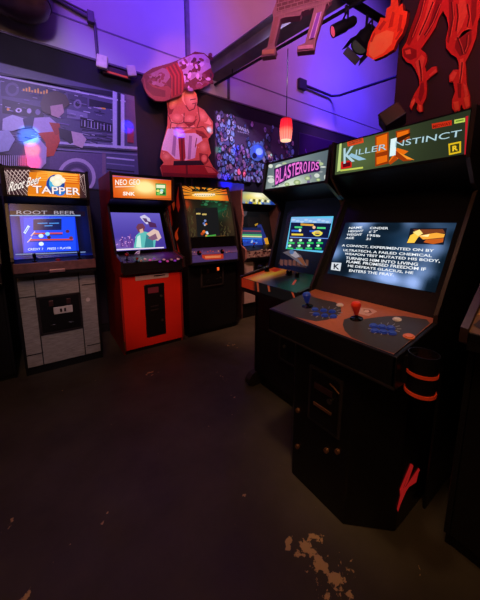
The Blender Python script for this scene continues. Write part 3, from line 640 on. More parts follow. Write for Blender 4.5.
for t, x0, y0, x1, y1 in (('A CONVICT, EXPERIMENTED ON BY', 66, 441, 342, 459), ('ULTRATECH, A FAILED CHEMICAL', 70, 455, 336, 474), ('WEAPON TEST MUTATED HIS BODY,', 74, 466, 360, 490), ('TURNING HIM INTO LIVING', 78, 478, 294, 499), ('FLAME. PROMISED FREEDOM IF', 80, 489, 318, 514), ('HE DEFEATS GLACIUS, HE', 84, 502, 280, 525), ('ENTERS THE FRAY.', 88, 516, 222, 530)): tl(t, x0, y0, x1, y1, 7.6)
a.poly([(272, 386), (382, 386), (372, 436), (262, 432)], (20, 22, 34)); a.poly([(280, 390), (370, 389), (376, 400), (300, 404)], (120, 60, 30))
for pts, c in (([(262, 430), (272, 408), (292, 396), (302, 404), (284, 430)], (250, 200, 70)), ([(296, 408), (350, 400), (376, 404), (372, 414), (310, 420)], (244, 170, 60)), ([(280, 398), (300, 390), (310, 402), (296, 410)], (255, 226, 130)), ([(320, 420), (372, 416), (370, 428), (340, 434), (312, 428)], (190, 90, 30)), ([(300, 410), (330, 404), (326, 412)], (255, 240, 170))): a.poly(pts, c)
a.poly([(37, 488), (66, 490), (62, 514), (34, 510)], (206, 214, 222)); a.text('K', (42, 508), (60, 510), (43, 492), (20, 24, 36), .03)
a.build('screen', SCR(1.05), KI.root, lift=.003)
bz = Art(KI.bp, (-KI.iw, 0, KI.iw, KI.bl), (320, 100, 3)); bz.bg(lambda u, v: mix((22, 20, 22), (54, 40, 44), glow(u, v, .5, .95, .6, .15)), 6, 12); bz.build('bezel_print', artmat('bezel_film', 0, .16), KI.root, lift=.001)
a = Art(KI.pp, KI.prect, (270, 285, 3))
a.bg(lambda u, v: mix((150, 82, 54), (186, 108, 74), glow(u, v, .5, .5, .3, .8)), 10, 4)
GR_ = (62, 58, 58)
a.poly([(-10, 78), (60, 35), (100, 22), (128, 36), (160, 45), (196, 52), (212, 66), (214, 84), (196, 98), (168, 106), (138, 110), (60, 104)], GR_)
a.poly([(218, 120), (222, 104), (240, 98), (262, 106), (300, 100), (350, 94), (400, 94), (470, 104), (480, 116), (395, 215), (300, 190), (244, 158), (224, 138)], GR_)
a.poly([(268, 68), (306, 72), (322, 80), (296, 94), (262, 86)], (206, 160, 146)); a.poly([(280, 74), (300, 76), (306, 84), (286, 86)], (130, 60, 44)); a.ell(290, 80, 8, 4, (230, 200, 190))
for cx, cy in ((168, 84), (344, 134)):
    for k in range(14): t = 2*PI*k/14; a.line([(cx+36*math.cos(t), cy+12*math.sin(t)), (cx+50*math.cos(t), cy+19*math.sin(t))], 2.4, (140, 140, 146))
a.build('panel_overlay', artmat('copper_overlay', .0, .4), KI.root)
blue = mat('blue_button', (40, 70, 170), .3, emit=(30, 60, 190), es=.06); wb = mat('white_plastic', (215, 205, 195), .45)
joystick(KI, 307.5, 306.5, blue, .06, .016, bat=True); joystick(KI, 356.5, 319, mat('red_bat', (230, 60, 34), .3, emit=(200, 30, 10), es=.08), .064, .017, bat=True)
for cx, cy in ((325.5, 312.5), (384, 329)):
    for r_, dy in ((0, -1.2), (1, 3.0)):
        for k in range(3): button(KI, cx-8.5+k*8.6+r_*1.2-2, cy-1.2+k*1.1+dy*1.2, blue, .0135, .009)
for x, y in ((340, 305.5), (397, 320)): button(KI, x, y, wb, .014, .008, 'start_button')
button(KI, 409, 337, mat('orange_button', (226, 120, 70), .3), .016, .008)
# coin door with rounded steel trim, locks and hinges
pl0, _ = KI.plane((-.015, 0), (-.015, 1))
def fz(x, y): return pl0.hit(x, y)
cd0, cd1 = fz(315, 372), fz(341, 425)
def F2(x, y): u, v = fz(x, y); return u, v
xL, zT = F2(312, 372); xR, zT2 = F2(341, 388); _, zB = F2(330, 428)
door = MB().box(xL, xR, -.029, -.01, .41, .67).build('coin_door', mat('black_steel_door', (16, 14, 15), .4, .2), KI.root, bevel=.012)
MB().box(xL-.012, xR+.012, -.023, -.01, .398, .682).build('door_frame', TRIMM(), door, bevel=.012)
bronze = mat('bronze_glint', (170, 120, 84), .3, .8)
for k in range(3): MB().tube((xR-.045+k*.012, -.033, .648-k*.004), (xR-.02+k*.012, -.033, .641-k*.008), .0035).build('vent_slot', bronze, door)
MB().box(xL+.03, xR-.03, -.035, -.027, .585, .615).build('coin_slot', mat('coin_slot_plate', (90, 60, 60), .3, .6), door, bevel=.003)
MB().box(xL+.03, xR-.03, -.035, -.027, .50, .515).build('coin_return', bronze, door, bevel=.002)
MB().tube((xR-.04, -.039, .565), (xR-.04, -.027, .565), .012).build('lock', METAL(), door, smooth=True)
for x, y in ((298.5, 410), (298, 446), (327, 450), (338, 451)):
    u, v = F2(x, y); MB().tube((u, -.027, v), (u, -.01, v), .011, .012).build('lock', bronze, KI.root, smooth=True)
# red lightning mark on the side, cup holder ring pair
sp = Plane(KI.W(.2855, 0, 0), (1, 0, 0), (0, 0, 1)); a = Art(sp, None, (260, 270, 2.18)); RD = (200, 34, 34)
for q in ([(328, 421), (331, 424), (309, 482), (304, 478)], [(331, 423), (334, 427), (322, 462), (310, 482)], [(345, 431), (348, 436), (318, 482), (305, 512), (300, 527), (298, 520), (306, 488)], [(347, 432), (340, 462), (322, 474), (324, 466), (334, 456)], [(304, 478), (316, 472), (313, 486), (306, 500)]): a.poly(q, RD)
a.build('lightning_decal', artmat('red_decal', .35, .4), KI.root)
orange = mat('orange_red_band', (222, 70, 34), .4, emit=(200, 50, 20), es=.12)
cu = ony(423, 362, .335); cc = loc_of(KI, Vector((1.0, .35, 0)))
hold = MB(); hold.lathe((cc.x, cc.y, .848), [(.044, 0), (.046, 0), (.046, .07), (.043, .07), (.042, .004)], 24); hold.box(.32, cc.x-.03, cc.y-.03, cc.y+.03, .80, .90)
ho = hold.build('cup_holder', BLACK(), KI.root, smooth=True)
for z in (.846, .776): MB().lathe((cc.x, cc.y, z), [(.044, 0), (.0475, 0), (.0475, .012), (.044, .012)], 24).build('orange_ring', orange, ho, smooth=True)
MB().lathe((cc.x, cc.y, .776), [(.04, 0), (.044, .0), (.0445, .07), (.04, .07)], 24).build('cup_sleeve', BLACK(), ho, smooth=True)

# ------------------------------------------------------------------ 7. machine cut by the right edge of the frame
R7 = cab('arcade_cabinet', 'black arcade machine beyond the big one, mostly cut off by the frame edge', GR,
         (1.25, -.025, 0), RZ, .64, .72, 1.78, (.14, 1.60), (.12, 1.75), (.34, 1.52), (.06, 1.12), (-.115, .982), .03, BLACK(), BLACK(), kick=.08, edge=mat('dark_brown_edge', (52, 36, 30), .35, var=.2))
a = Art(R7.pp, R7.prect, (400, 120, 2.5)); rnd = random.Random(2)
a.bg((120, 86, 60))
for k in range(40): u = rnd.uniform(-.3, .28); v = rnd.uniform(.02, .22); a.polyuv([(u+.03*math.cos(t)*rnd.uniform(.6, 1.3), v+.02*math.sin(t)*rnd.uniform(.6, 1.3)) for t in [2*PI*i/7 for i in range(7)]], rnd.choice(((60, 36, 26), (190, 140, 90), (40, 30, 30), (160, 90, 60), (110, 110, 100))))
a.build('panel_overlay', artmat('copper_overlay', .0, .4), R7.root)
a = Art(R7.bp, (-.26, .05, .26, .4), (0, 0, 1)); a.bg(lambda u, v: mix((20, 24, 40), (50, 60, 90), v), 4, 4); a.build('screen', SCR(.2), R7.root, lift=.003)
a = Art(R7.mp, R7.mrect); a.bg(lambda u, v: mix((120, 30, 20), (200, 110, 40), u), 6, 2); a.build('marquee', MQ(.4), R7.root)
for k in range(4): MB().lathe((-.2+k*.12, .0, 1.052), [(.016, 0), (.016, .006), (.012, .012)], 12).build('button', wb, R7.root, smooth=True)
d = coin_door(R7, -.12, .12, .4, .66, y=-.001, lockpts=((.08, .5),))

# ------------------------------------------------------------------ 8. unlit black machine at the left edge
Z8 = cab('arcade_cabinet', 'unlit black arcade machine at the left frame edge, beside the wood-fronted one', GW,
         (-.62, 2.93, 0), 0, .64, .66, 1.60, (.08, 1.40), (.06, 1.56), (.16, 1.34), (.0, 1.0), (-.12, .96), .08, BLACK(), BLACK(), kick=.05)
a = Art(Z8.mp, Z8.mrect); a.bg((26, 20, 30)); a.build('marquee', PRT(), Z8.root)
a = Art(Z8.bp, (-.24, .03, .24, .33)); a.bg((10, 10, 14)); a.build('screen', artmat('dead_screen', 0, .15), Z8.root, lift=.003)
for k in range(4): MB().lathe((-.1+k*.07, -.05, .979), [(.016, 0), (.016, .006), (.012, .012)], 12).build('button', BLACK(), Z8.root, smooth=True)
# ================================================================== WALL PICTURES
wallp = lambda y: Plane((0, y, 0), (1, 0, 0), (0, 0, 1))
def poster(name, label, x0, x1, z0, z1, y=WALLY-.012):
    o = MB().box(x0, x1, y, WALLY-.001, z0, z1).build(name, mat('poster_board', (60, 50, 70), .6))
    return tag(o, label, 'poster')
def dk(c, k): return tuple(v*k for v in c)
PO = poster('wall_poster', 'large violet-grey poster of stacked audio machines on the wall, left side', -.95, 1.035, 1.72, 2.832)
a = Art(wallp(WALLY-.0125), (-.94, 1.73, 1.03, 2.825), (0, 55, 3.43)); a.STEP = .00005
V0, V1, V2, V3 = (86, 80, 116), (132, 124, 164), (196, 188, 220), (36, 30, 54)
a.bg(V0)
def bx(x0, y0, x1, y1, c, sk=.22): # box sheared with the wall's perspective
    a.poly([(x0, y0), (x1, y0+(x1-x0)*sk), (x1, y1+(x1-x0)*sk*.6), (x0, y1)], c)
def ln(x0, y0, x1, w, c, sk=.2): a.line([(x0, y0), (x1, y0+(x1-x0)*sk)], w, c)
bx(-30, 52, 400, 64, V3); ln(-20, 70, 470, 5, V2); ln(-20, 80, 390, 4, V3); ln(-20, 88, 390, 3, V1)
bx(4, 78, 220, 140, (58, 50, 84)); bx(225, 122, 390, 170, (92, 82, 122)); bx(232, 132, 300, 170, (66, 58, 92)); bx(306, 150, 384, 176, V3); ln(336, 182, 362, 5, (250, 180, 60), .1)
a.ell(42, 118, 24, 24, (96, 86, 124)); a.ell(42, 118, 15, 15, (60, 52, 84)); a.ell(266, 168, 14, 16, (124, 112, 150)); a.ell(266, 168, 8, 9, V3)
for k in range(9): a.poly([(78+k*10, 116+k*1.6-(k % 3)*5), (84+k*10, 117+k*1.6-(k % 3)*5), (84+k*10, 124+k*1.6), (78+k*10, 123+k*1.6)], (250, 190, 80))
bx(8, 150, 150, 200, V3); a.ell(28, 186, 5, 6, (250, 190, 70)); a.ell(64, 190, 11, 8, (230, 225, 245)); a.ell(64, 190, 5, 4, V3); a.ell(100, 192, 8, 9, V2); a.ell(130, 196, 9, 10, V1)
bx(230, 185, 300, 215, V1); bx(275, 212, 390, 250, V3)
for k in range(10): a.line([(280+k*11, 222+k*2), (280+k*11, 244+k*2)], 3, V2 if k % 2 else V1)
for k in range(6): ln(282, 256+k*8, 388, 3, V1 if k % 2 else V3, .1)
rnd = random.Random(77)
for k in range(70):
    x = rnd.uniform(-5, 380); y = rnd.uniform(75, 270)+x*.14; ln(x, y, x+rnd.uniform(5, 26), rnd.uniform(1.2, 2.4), rnd.choice(((206, 198, 228), (30, 24, 48), (170, 160, 200))), .2)
for k in range(60):
    x = rnd.uniform(-5, 385); y = rnd.uniform(95, 290)+x*.12; ln(x, y, x+rnd.uniform(8, 40), rnd.uniform(1.5, 4), rnd.choice((V1, V2, V3, (90, 76, 130), (130, 110, 170))), .2)
bx(386, 124, 400, 318, V2, .4); bx(404, 130, 412, 318, V3, .4); bx(414, 134, 426, 320, V2, .4); bx(430, 150, 462, 250, (84, 62, 110), .3); bx(436, 250, 458, 300, (150, 50, 70), .2)
ln(180, 300, 470, 9, V2, .07); ln(180, 312, 470, 4, V3, .07); ln(170, 322, 470, 5, V1, .07)
bx(0, 335, 95, 400, V3); 
for k in range(14): a.line([(2+k*7, 345), (2+k*7, 380)], 3, (190, 180, 215))
bx(170, 330, 365, 420, (104, 84, 130), .05); bx(360, 340, 470, 420, V0, .05); ln(365, 352, 460, 5, V2, .1); ln(365, 372, 460, 4, V1, .1); ln(365, 392, 460, 5, V3, .1)
a.ring(262, 420, 66, 12, (190, 170, 205)); a.ring(262, 420, 48, 14, (80, 64, 104)); a.ring(262, 420, 30, 8, (150, 130, 170))
bx(350, 335, 362, 410, (130, 100, 130), .1)
# loose colour masses of the picture's foreground
for pts, c in (([(10, 220), (44, 206), (80, 218), (84, 250), (40, 262), (8, 258)], (196, 200, 224)), ([(-10, 262), (30, 258), (52, 290), (30, 330), (-10, 335)], (176, 186, 220)),
               ([(78, 222), (110, 208), (126, 222), (122, 248), (86, 252)], (30, 40, 84)), ([(118, 216), (170, 214), (200, 240), (190, 276), (140, 278), (112, 252)], (190, 176, 214)),
               ([(130, 268), (200, 262), (206, 296), (184, 346), (160, 350), (156, 300)], (206, 60, 40)), ([(168, 232), (204, 236), (208, 270), (190, 276)], (180, 50, 36)), ([(80, 300), (130, 282), (160, 318), (158, 372), (128, 404), (96, 380)], (196, 176, 216)),
               ([(200, 250), (244, 262), (262, 296), (240, 306), (206, 282)], (44, 36, 60)), ([(244, 262), (280, 270), (296, 290), (282, 320), (252, 308)], (206, 178, 190)),
               ([(138, 168), (150, 136), (190, 124), (226, 138), (240, 170), (214, 190), (170, 206), (146, 196)], (84, 70, 60)), ([(172, 176), (214, 170), (220, 198), (200, 216), (176, 208)], (196, 156, 160))): a.poly(pts, c)
a.build('printed_picture', artmat('poster_print', 0, .4), PO, root=None)

PC = poster('wall_poster', 'busy blue and pink poster of a packed crowd on the wall behind the corner machine', 2.135, 3.70, 1.98, 2.905)
a = Art(wallp(WALLY-.0125), (2.145, 1.99, 3.69, 2.895), (200, 80, 3.43)); a.STEP = .00004
a.bg(lambda u, v: mix((84, 70, 92), (120, 90, 140), v), 4, 4)
rnd = random.Random(31)
cr = ((170, 210, 245), (120, 160, 220), (210, 170, 215), (230, 240, 250), (90, 90, 140), (190, 100, 150), (140, 180, 225), (80, 70, 110), (220, 140, 140))
for k in range(760):
    u = rnd.random(); v = rnd.random()
    if v < .5 and .2 < u < .9 and rnd.random() < .9: continue
    X = 2.16+u*1.52; Zc = 2.88-v*.87; s_ = rnd.uniform(.02, .052); c = mix(rnd.choice(cr), (120, 150, 230), .35)
    a.polyuv([(X+s_*rnd.uniform(.6, 1.1)*math.cos(t), Zc+1.25*s_*math.sin(t)) for t in [2*PI*i/7 for i in range(7)]], dk(c, .3)); s_ *= .78
    a.polyuv([(X+s_*rnd.uniform(.6, 1.1)*math.cos(t), Zc+1.25*s_*math.sin(t)) for t in [2*PI*i/7 for i in range(7)]], c)
    if k % 2: a.polyuv([(X-.3*s_, Zc), (X+.4*s_, Zc+.2*s_), (X, Zc-.8*s_)], dk(c, .35))
for k in range(12): a.line([(196-10+rnd.uniform(-22, 22), 215+rnd.uniform(-8, 20)), (190+rnd.uniform(-36, 36), 262+rnd.uniform(-30, 20))], 5, (130, 180, 240))
a.ell(190, 250, 26, 30, (96, 140, 220)); a.ell(196, 248, 12, 12, (200, 220, 250)); a.ell(180, 262, 8, 10, (40, 40, 90))
for k in range(5): a.line([(122+k*8, 160+k*3), (128+k*8, 172+k*3)], 4, (190, 190, 210))
for k in range(5): a.line([(122+k*8, 178+k*2), (128+k*8, 182+k*2)], 3, (170, 160, 190))
a.build('printed_picture', artmat('poster_print', 0, .4), PC, root=None)
PB = poster('wall_poster', 'small blue poster low on the wall between the strongman cutout and the corner machine', 2.16, 2.66, 1.68, 1.95)
a = Art(wallp(WALLY-.0125), (2.17, 1.69, 2.65, 1.94)); a.bg(lambda u, v: mix((60, 70, 200), (170, 110, 170), v), 6, 6)
a.polyuv([(2.2, 1.72), (2.34, 1.80), (2.5, 1.74), (2.64, 1.82), (2.64, 1.70), (2.2, 1.70)], (70, 50, 100)); a.build('printed_picture', artmat('poster_print', 0, .4), PB, root=None)
PX = poster('wall_poster', 'dark purple poster of thin radiating lines, right of the red hanging lamp', 3.86, 5.6, 2.05, 2.92)
a = Art(wallp(WALLY-.0125), (3.87, 2.06, 5.59, 2.91)); a.bg((40, 20, 60))
rnd = random.Random(5)
for cx in (4.25, 4.9, 5.35):
    for k in range(13):
        t = PI*(.08+.84*k/12); L = rnd.uniform(.28, .55); a.polyuv([(cx-.006, 2.2), (cx+L*math.cos(t)-.008, 2.2+L*math.sin(t)), (cx+L*math.cos(t)+.008, 2.2+L*math.sin(t)), (cx+.006, 2.2)], rnd.choice(((150, 60, 170), (110, 50, 150), (190, 90, 190))))
a.build('printed_picture', artmat('poster_print', 0, .4), PX, root=None)

# ------------------------------------------------------------------ painted cutouts
def cutout(name, label, pl, crop, outline, edge_m, th=.018, crop2=None):
    A = Art(pl, None, crop); uv = [A.uv(*p) for p in outline]
    mb = MB(); n = len(uv); vs = [pl.o+pl.u*u+pl.v*v for u, v in uv]; vs += [p-pl.n*th for p in vs]
    tr = tessellate_polygon([[Vector((u, v, 0)) for u, v in uv]])
    mb.add(vs, [tuple(t) for t in tr]+[tuple(i+n for i in reversed(t)) for t in tr]+[(i, (i+1) % n, (i+1) % n+n, i+n) for i in range(n)])
    o = mb.build(name, edge_m); tag(o, label, 'cutout'); return o, A
# strongman carrying a log (plain generic board figure, on two struts)
fp = wallp(3.52)
S1, S2, S3 = (226, 118, 92), (160, 54, 48), (255, 184, 150)
body = [(186, 240), (216, 214), (250, 200), (274, 192), (300, 206), (310, 238), (306, 262), (336, 280), (372, 328), (372, 372), (352, 396), (356, 420), (364, 452), (352, 470), (372, 508), (394, 530), (384, 552), (170, 546), (160, 510), (176, 490), (160, 470), (166, 430), (180, 380), (190, 340), (192, 290)]
FG, a = cutout('strongman_cutout', 'painted board cutout of a bald strongman in pale shorts, on the wall under the log', fp, (120, 40, 4), body, mat('board_edge', (90, 40, 40), .6))
a.poly(body, S1)
for pts, c in (([(186, 240), (216, 216), (240, 214), (222, 262), (206, 296), (194, 300)], S2), ([(246, 216), (274, 194), (300, 208), (308, 240), (300, 262), (284, 280), (262, 262), (248, 240)], S3), ([(262, 250), (284, 280), (302, 262), (306, 240), (290, 256), (276, 258)], S2),
               ([(214, 300), (250, 296), (288, 330), (300, 350), (240, 372), (204, 366), (200, 320)], S3), ([(250, 326), (292, 320), (306, 300), (300, 336), (276, 350)], S2), ([(306, 290), (340, 290), (368, 336), (350, 344), (322, 318)], S3),
               ([(300, 350), (330, 330), (364, 340), (360, 390), (330, 392), (304, 372)], S1), ([(302, 360), (330, 366), (352, 390), (330, 394), (306, 378)], S2),
               ([(190, 356), (206, 352), (240, 374), (300, 372), (326, 388), (330, 404), (306, 430), (300, 472), (262, 482), (220, 476), (186, 444), (166, 440), (172, 410)], (240, 226, 244)), ([(214, 380), (226, 384), (220, 468), (206, 456)], (178, 150, 190)), ([(276, 382), (288, 384), (282, 476), (270, 478)], (180, 150, 190)),
               ([(232, 388), (258, 390), (262, 470), (250, 500), (240, 488), (236, 440)], (170, 44, 44)), ([(244, 392), (250, 392), (252, 490), (246, 480)], (110, 26, 34)),
               ([(304, 420), (330, 402), (356, 416), (362, 448), (346, 460), (316, 452)], S1), ([(310, 430), (332, 410), (344, 420), (330, 446)], S3), ([(316, 452), (352, 458), (354, 486), (340, 500), (318, 484)], S2),
               ([(164, 444), (190, 446), (214, 470), (212, 488), (176, 492), (162, 470)], S1), ([(170, 450), (190, 452), (200, 472), (180, 480)], S3),
               ([(162, 500), (340, 502), (366, 508), (392, 530), (384, 552), (170, 546)], (168, 40, 44)), ([(170, 530), (384, 540), (384, 552), (170, 546)], (116, 24, 34)), ([(338, 506), (366, 512), (386, 532), (352, 532)], S1), ([(262, 500), (270, 500), (272, 548), (264, 548)], (104, 24, 34))): a.poly(pts, c)
for x, y, rx, ry, rot in ((228, 312, 26, 20, .2), (278, 316, 24, 18, -.2), (214, 250, 16, 30, .4), (330, 306, 20, 26, -.5), (246, 346, 22, 14, 0), (334, 428, 20, 24, 0), (186, 466, 18, 16, 0), (350, 360, 18, 14, .3), (336, 474, 12, 16, 0)): a.ell(x, y, rx, ry, S3, rot=rot, edge=S1)
a.ell(282, 236, 27, 42, (250, 184, 156), edge=S1, rot=-.15); a.line([(262, 262), (276, 284), (296, 276), (304, 250)], 4, (120, 44, 44)); a.line([(280, 240), (302, 236)], 4, (130, 50, 46)); a.line([(288, 256), (300, 254)], 4, (140, 60, 54))
for ls in ([(256, 292), (254, 330)], [(206, 330), (232, 336), (254, 330), (290, 332), (306, 318)], [(206, 352), (300, 352)], [(310, 262), (318, 320), (306, 352)], [(306, 392), (300, 430)], [(192, 300), (204, 330), (200, 356)], [(306, 352), (332, 346), (352, 372)], [(318, 372), (338, 378)], [(316, 382), (334, 388)]): a.line(ls, 3.5, (130, 48, 46))
a.poly([(214, 484), (322, 482), (338, 501), (212, 502)], (34, 20, 36))
a.build('painted_face', artmat('painted_board', .0, .5), FG, root=None)
for x in (262, 290, 190):
    p0 = ony(120+x/4, 40+548/4, 3.53)
    MB().box(p0.x-.018, p0.x+.018, 3.539, 3.56, p0.z-.11, p0.z+.06).build('strut', BLACK(), FG)
for x, y in ((230, 330), (250, 480)):
    p0 = ony(120+x/4, 40+y/4, 3.54); MB().box(p0.x-.02, p0.x+.02, 3.539, WALLY-.002, p0.z-.02, p0.z+.02).build('wall_bracket', BLACK(), FG)
lo = [(86, 160), (96, 134), (130, 112), (200, 92), (232, 80), (280, 58), (300, 46), (336, 52), (358, 70), (362, 110), (376, 140), (366, 170), (330, 192), (290, 200), (256, 196), (246, 222), (196, 240), (170, 248), (140, 246), (112, 226), (98, 200)]
LG, a = cutout('log_cutout', 'painted board cutout of a thick rope-bound log, on the wall above the strongman', wallp(3.47), (120, 40, 4), lo, mat('log_edge', (90, 40, 46), .6))
a.poly(lo, (120, 46, 54))
a.poly([(230, 84), (290, 58), (336, 56), (358, 78), (362, 112), (300, 150), (256, 178), (240, 130)], (190, 150, 200))
a.poly([(112, 140), (170, 112), (196, 118), (200, 150), (170, 190), (134, 176)], (166, 110, 140))
rnd = random.Random(4)
for k in range(70):
    x = rnd.uniform(232, 366); y = rnd.uniform(62, 186)-(x-232)*.2+22
    if y < 60: continue
    a.ell(x, y, rnd.uniform(8, 15), rnd.uniform(5, 9), rnd.choice(((226, 190, 235), (116, 40, 52), (96, 38, 56), (176, 130, 176), (140, 70, 90), (84, 30, 46), (120, 50, 66))), n=7, rot=rnd.random()*3)
for k in range(16): a.ell(rnd.uniform(110, 180), rnd.uniform(130, 180), rnd.uniform(7, 13), rnd.uniform(4, 8), rnd.choice(((116, 48, 62), (176, 120, 150), (140, 60, 76))), n=7, rot=rnd.random()*3)
a.poly([(92, 150), (106, 168), (150, 190), (190, 184), (206, 200), (196, 240), (170, 246), (140, 244), (114, 226), (98, 200)], (156, 66, 70)); a.poly([(98, 160), (130, 190), (180, 204), (180, 230), (130, 224), (104, 196)], (122, 46, 56))
a.poly([(180, 112), (226, 92), (250, 130), (258, 180), (248, 214), (204, 234), (212, 180), (204, 140)], (150, 34, 40))
for k in range(7): a.line([(184+k*7, 112-k*3), (206+k*7, 150-k*2), (206+k*7, 228-k*3)], 2.6, (96, 16, 26) if k % 2 else (206, 60, 56))
a.build('painted_face', artmat('painted_board', .0, .5), LG, root=None)
p0 = ony(120+220/4, 40+130/4, 3.47); MB().box(p0.x-.03, p0.x+.03, 3.488, WALLY-.002, p0.z-.03, p0.z+.03).build('wall_bracket', BLACK(), LG)

# red monster legs and flame on the dark partition
pp = Plane((1.985, 0, 0), (0, -1, 0), (0, 0, 1))
legs = [(196, -12), (176, 60), (150, 130), (128, 200), (106, 236), (108, 270), (128, 298), (152, 308), (168, 330), (186, 372), (190, 410), (168, 446), (150, 484), (142, 510), (150, 530), (160, 510), (170, 490), (180, 498), (176, 524), (190, 540), (206, 536), (204, 504), (222, 470), (226, 430), (224, 388), (246, 368), (276, 346), (272, 318), (250, 322), (222, 346), (216, 320), (226, 290), (222, 258), (196, 236), (232, 186), (268, 130), (284, 84), (302, 52), (320, 84), (330, 130), (316, 190), (318, 230), (344, 262), (366, 274), (378, 300), (378, 334), (352, 336), (332, 362), (334, 394), (352, 396), (360, 440), (346, 480), (346, 520), (362, 540), (382, 532), (390, 500), (400, 522), (420, 528), (434, 510), (432, 460), (416, 400), (414, 340), (410, 300), (440, 240), (462, 180), (470, 100), (492, 60), (494, -12)]
LGS, a = cutout('monster_legs_cutout', 'painted cutout of two red clawed legs mounted on the dark partition', pp, (380, 0, 4.8), legs, mat('red_board_edge', (120, 20, 16), .6), .03)
R1, R2, R3 = (214, 52, 38), (150, 28, 24), (236, 96, 64)
a.poly(legs, R1)
for pts, c in (([(196, -10), (226, -10), (196, 90), (168, 170), (140, 220), (128, 210), (150, 130), (176, 60)], R2), ([(236, 0), (262, 0), (240, 70), (206, 150), (180, 200), (176, 180), (214, 90)], R3), ([(270, 0), (300, 0), (276, 84), (240, 150), (212, 190), (236, 120)], R2), ([(110, 238), (140, 226), (176, 240), (176, 276), (146, 290), (114, 270)], R2), ([(120, 244), (146, 236), (150, 258), (126, 262)], R3),
               ([(170, 300), (200, 262), (216, 276), (204, 330), (206, 380), (194, 390), (186, 360)], R3), ([(196, 400), (210, 396), (214, 440), (196, 490), (184, 470)], R2), ([(236, 360), (268, 330), (272, 344), (240, 366)], R3), ([(150, 490), (166, 470), (170, 484), (152, 520)], (246, 120, 70)), ([(184, 500), (200, 506), (202, 532), (190, 536)], (246, 120, 70)),
               ([(330, 0), (352, 0), (360, 70), (342, 150), (330, 210), (322, 200), (334, 120)], R2), ([(380, 0), (410, 0), (420, 60), (394, 130), (370, 170), (378, 90)], R3), ([(366, 190), (404, 150), (440, 146), (440, 200), (414, 260), (384, 270), (360, 230)], R2), ([(358, 190), (420, 132), (444, 140), (404, 146), (366, 196)], R3), ([(440, 0), (466, 0), (462, 80), (446, 130), (436, 80)], R2),
               ([(384, 286), (402, 280), (400, 340), (392, 392), (380, 380)], R3), ([(336, 366), (354, 342), (372, 348), (352, 388), (340, 390)], R3), ([(372, 400), (392, 404), (390, 470), (376, 470)], R2), ([(400, 400), (414, 410), (424, 456), (410, 470)], R3), ([(352, 490), (378, 486), (380, 526), (362, 532)], (240, 104, 60)), ([(402, 470), (426, 462), (430, 508), (414, 520)], (240, 104, 60))): a.poly(pts, c)
for ls in ([(210, 0), (190, 80), (150, 180)], [(256, 10), (226, 90), (190, 170)], [(286, 20), (250, 110), (214, 170)], [(344, 10), (350, 90), (334, 180)], [(370, 20), (376, 80), (366, 150)], [(420, 20), (430, 80), (420, 130)], [(190, 290), (198, 340), (200, 390)], [(396, 300), (392, 350), (384, 400)], [(372, 180), (390, 230), (398, 262)], [(420, 170), (416, 220), (404, 250)]): a.line(ls, 6, (110, 18, 18)); a.line([(x+7, y) for x, y in ls], 3, (240, 110, 80))
a.build('painted_face', artmat('painted_board', .0, .5), LGS, root=None)
fpn = Plane((1.94, 0, 0), (0, -1, 0), (0, 0, 1))
fl = [(90, 190), (96, 150), (112, 110), (130, 84), (140, 60), (156, 62), (160, 30), (174, 20), (176, -20), (196, -20), (202, 24), (214, 10), (218, 36), (232, 40), (226, 80), (214, 116), (196, 140), (184, 170), (150, 192), (116, 206)]
FL, a = cutout('flame_cutout', 'bright orange painted fireball cutout sticking out past the edge of the dark partition', fpn, (340, 0, 3.43), fl, mat('red_board_edge', (120, 20, 16), .6), .03)
a.poly(fl, (240, 66, 24)); a.poly([(98, 186), (102, 150), (124, 120), (160, 104), (186, 110), (178, 150), (146, 184), (116, 200)], (252, 116, 60)); a.ell(136, 156, 28, 34, (250, 104, 56), rot=.6, edge=(250, 120, 60))
for pts in ([(130, 100), (150, 70), (160, 76), (140, 104)], [(166, 96), (180, 40), (188, 44), (180, 92)], [(196, 110), (206, 50), (216, 52), (208, 104)], [(188, 136), (212, 96), (216, 104), (196, 136)], [(104, 140), (118, 110), (122, 116), (110, 146)]): a.poly(pts, (196, 40, 16))
a.build('painted_face', artmat('painted_board_bright', .12, .5), FL, root=None)
p0 = onx(340+200/3.43, 60/3.43, 1.96); MB().box(1.96, 2.03, min(p0.y, 1.03)-.05, min(p0.y, 1.03)+.02, p0.z-.02, p0.z+.02).build('wall_bracket', BLACK(), FL)

# hanging gate-shaped sign under the beam (splayed legs and brick-patterned crossbar)
d0 = ray(285, 30); d0 = d0/math.hypot(d0.x, d0.y)*2.0
ang = YAW-math.radians(-72.8); gu = Vector((-math.sin(YAW-math.radians(72.8)), -math.cos(YAW-math.radians(72.8)), 0))
gp = Plane(E0+d0, gu, (0, 0, 1))
gate = [(84, 6), (88, -60), (270, -110), (262, -6), (244, 14), (212, 120), (206, 160), (150, 166), (152, 148), (176, 138), (206, 24), (166, 36), (160, 50), (112, 56), (98, 60), (78, 142), (84, 160), (80, 176), (36, 182), (40, 160), (56, 150), (74, 60), (72, 40)]
GT, a = cutout('gate_sign', 'pinkish gate-shaped sign with brick crossbar and two splayed legs, hanging under the roof beam', gp, (250, 0, 3.2), gate, mat('pink_board_edge', (150, 90, 110), .6), .05)
a.poly(gate, (166, 96, 116))
a.poly([(86, 0), (88, -60), (268, -110), (262, -12), (86, 40)], (124, 60, 74))
for k in range(9):
    y = -84+k*13; a.line([(84, y+34), (262, y-14)], 2.5, (176, 110, 120))
    for j in range(9): x = 92+j*20+(k % 2)*10; a.line([(x, y+34-(x-84)*.27), (x, y+47-(x-84)*.27)], 2.2, (176, 110, 120))
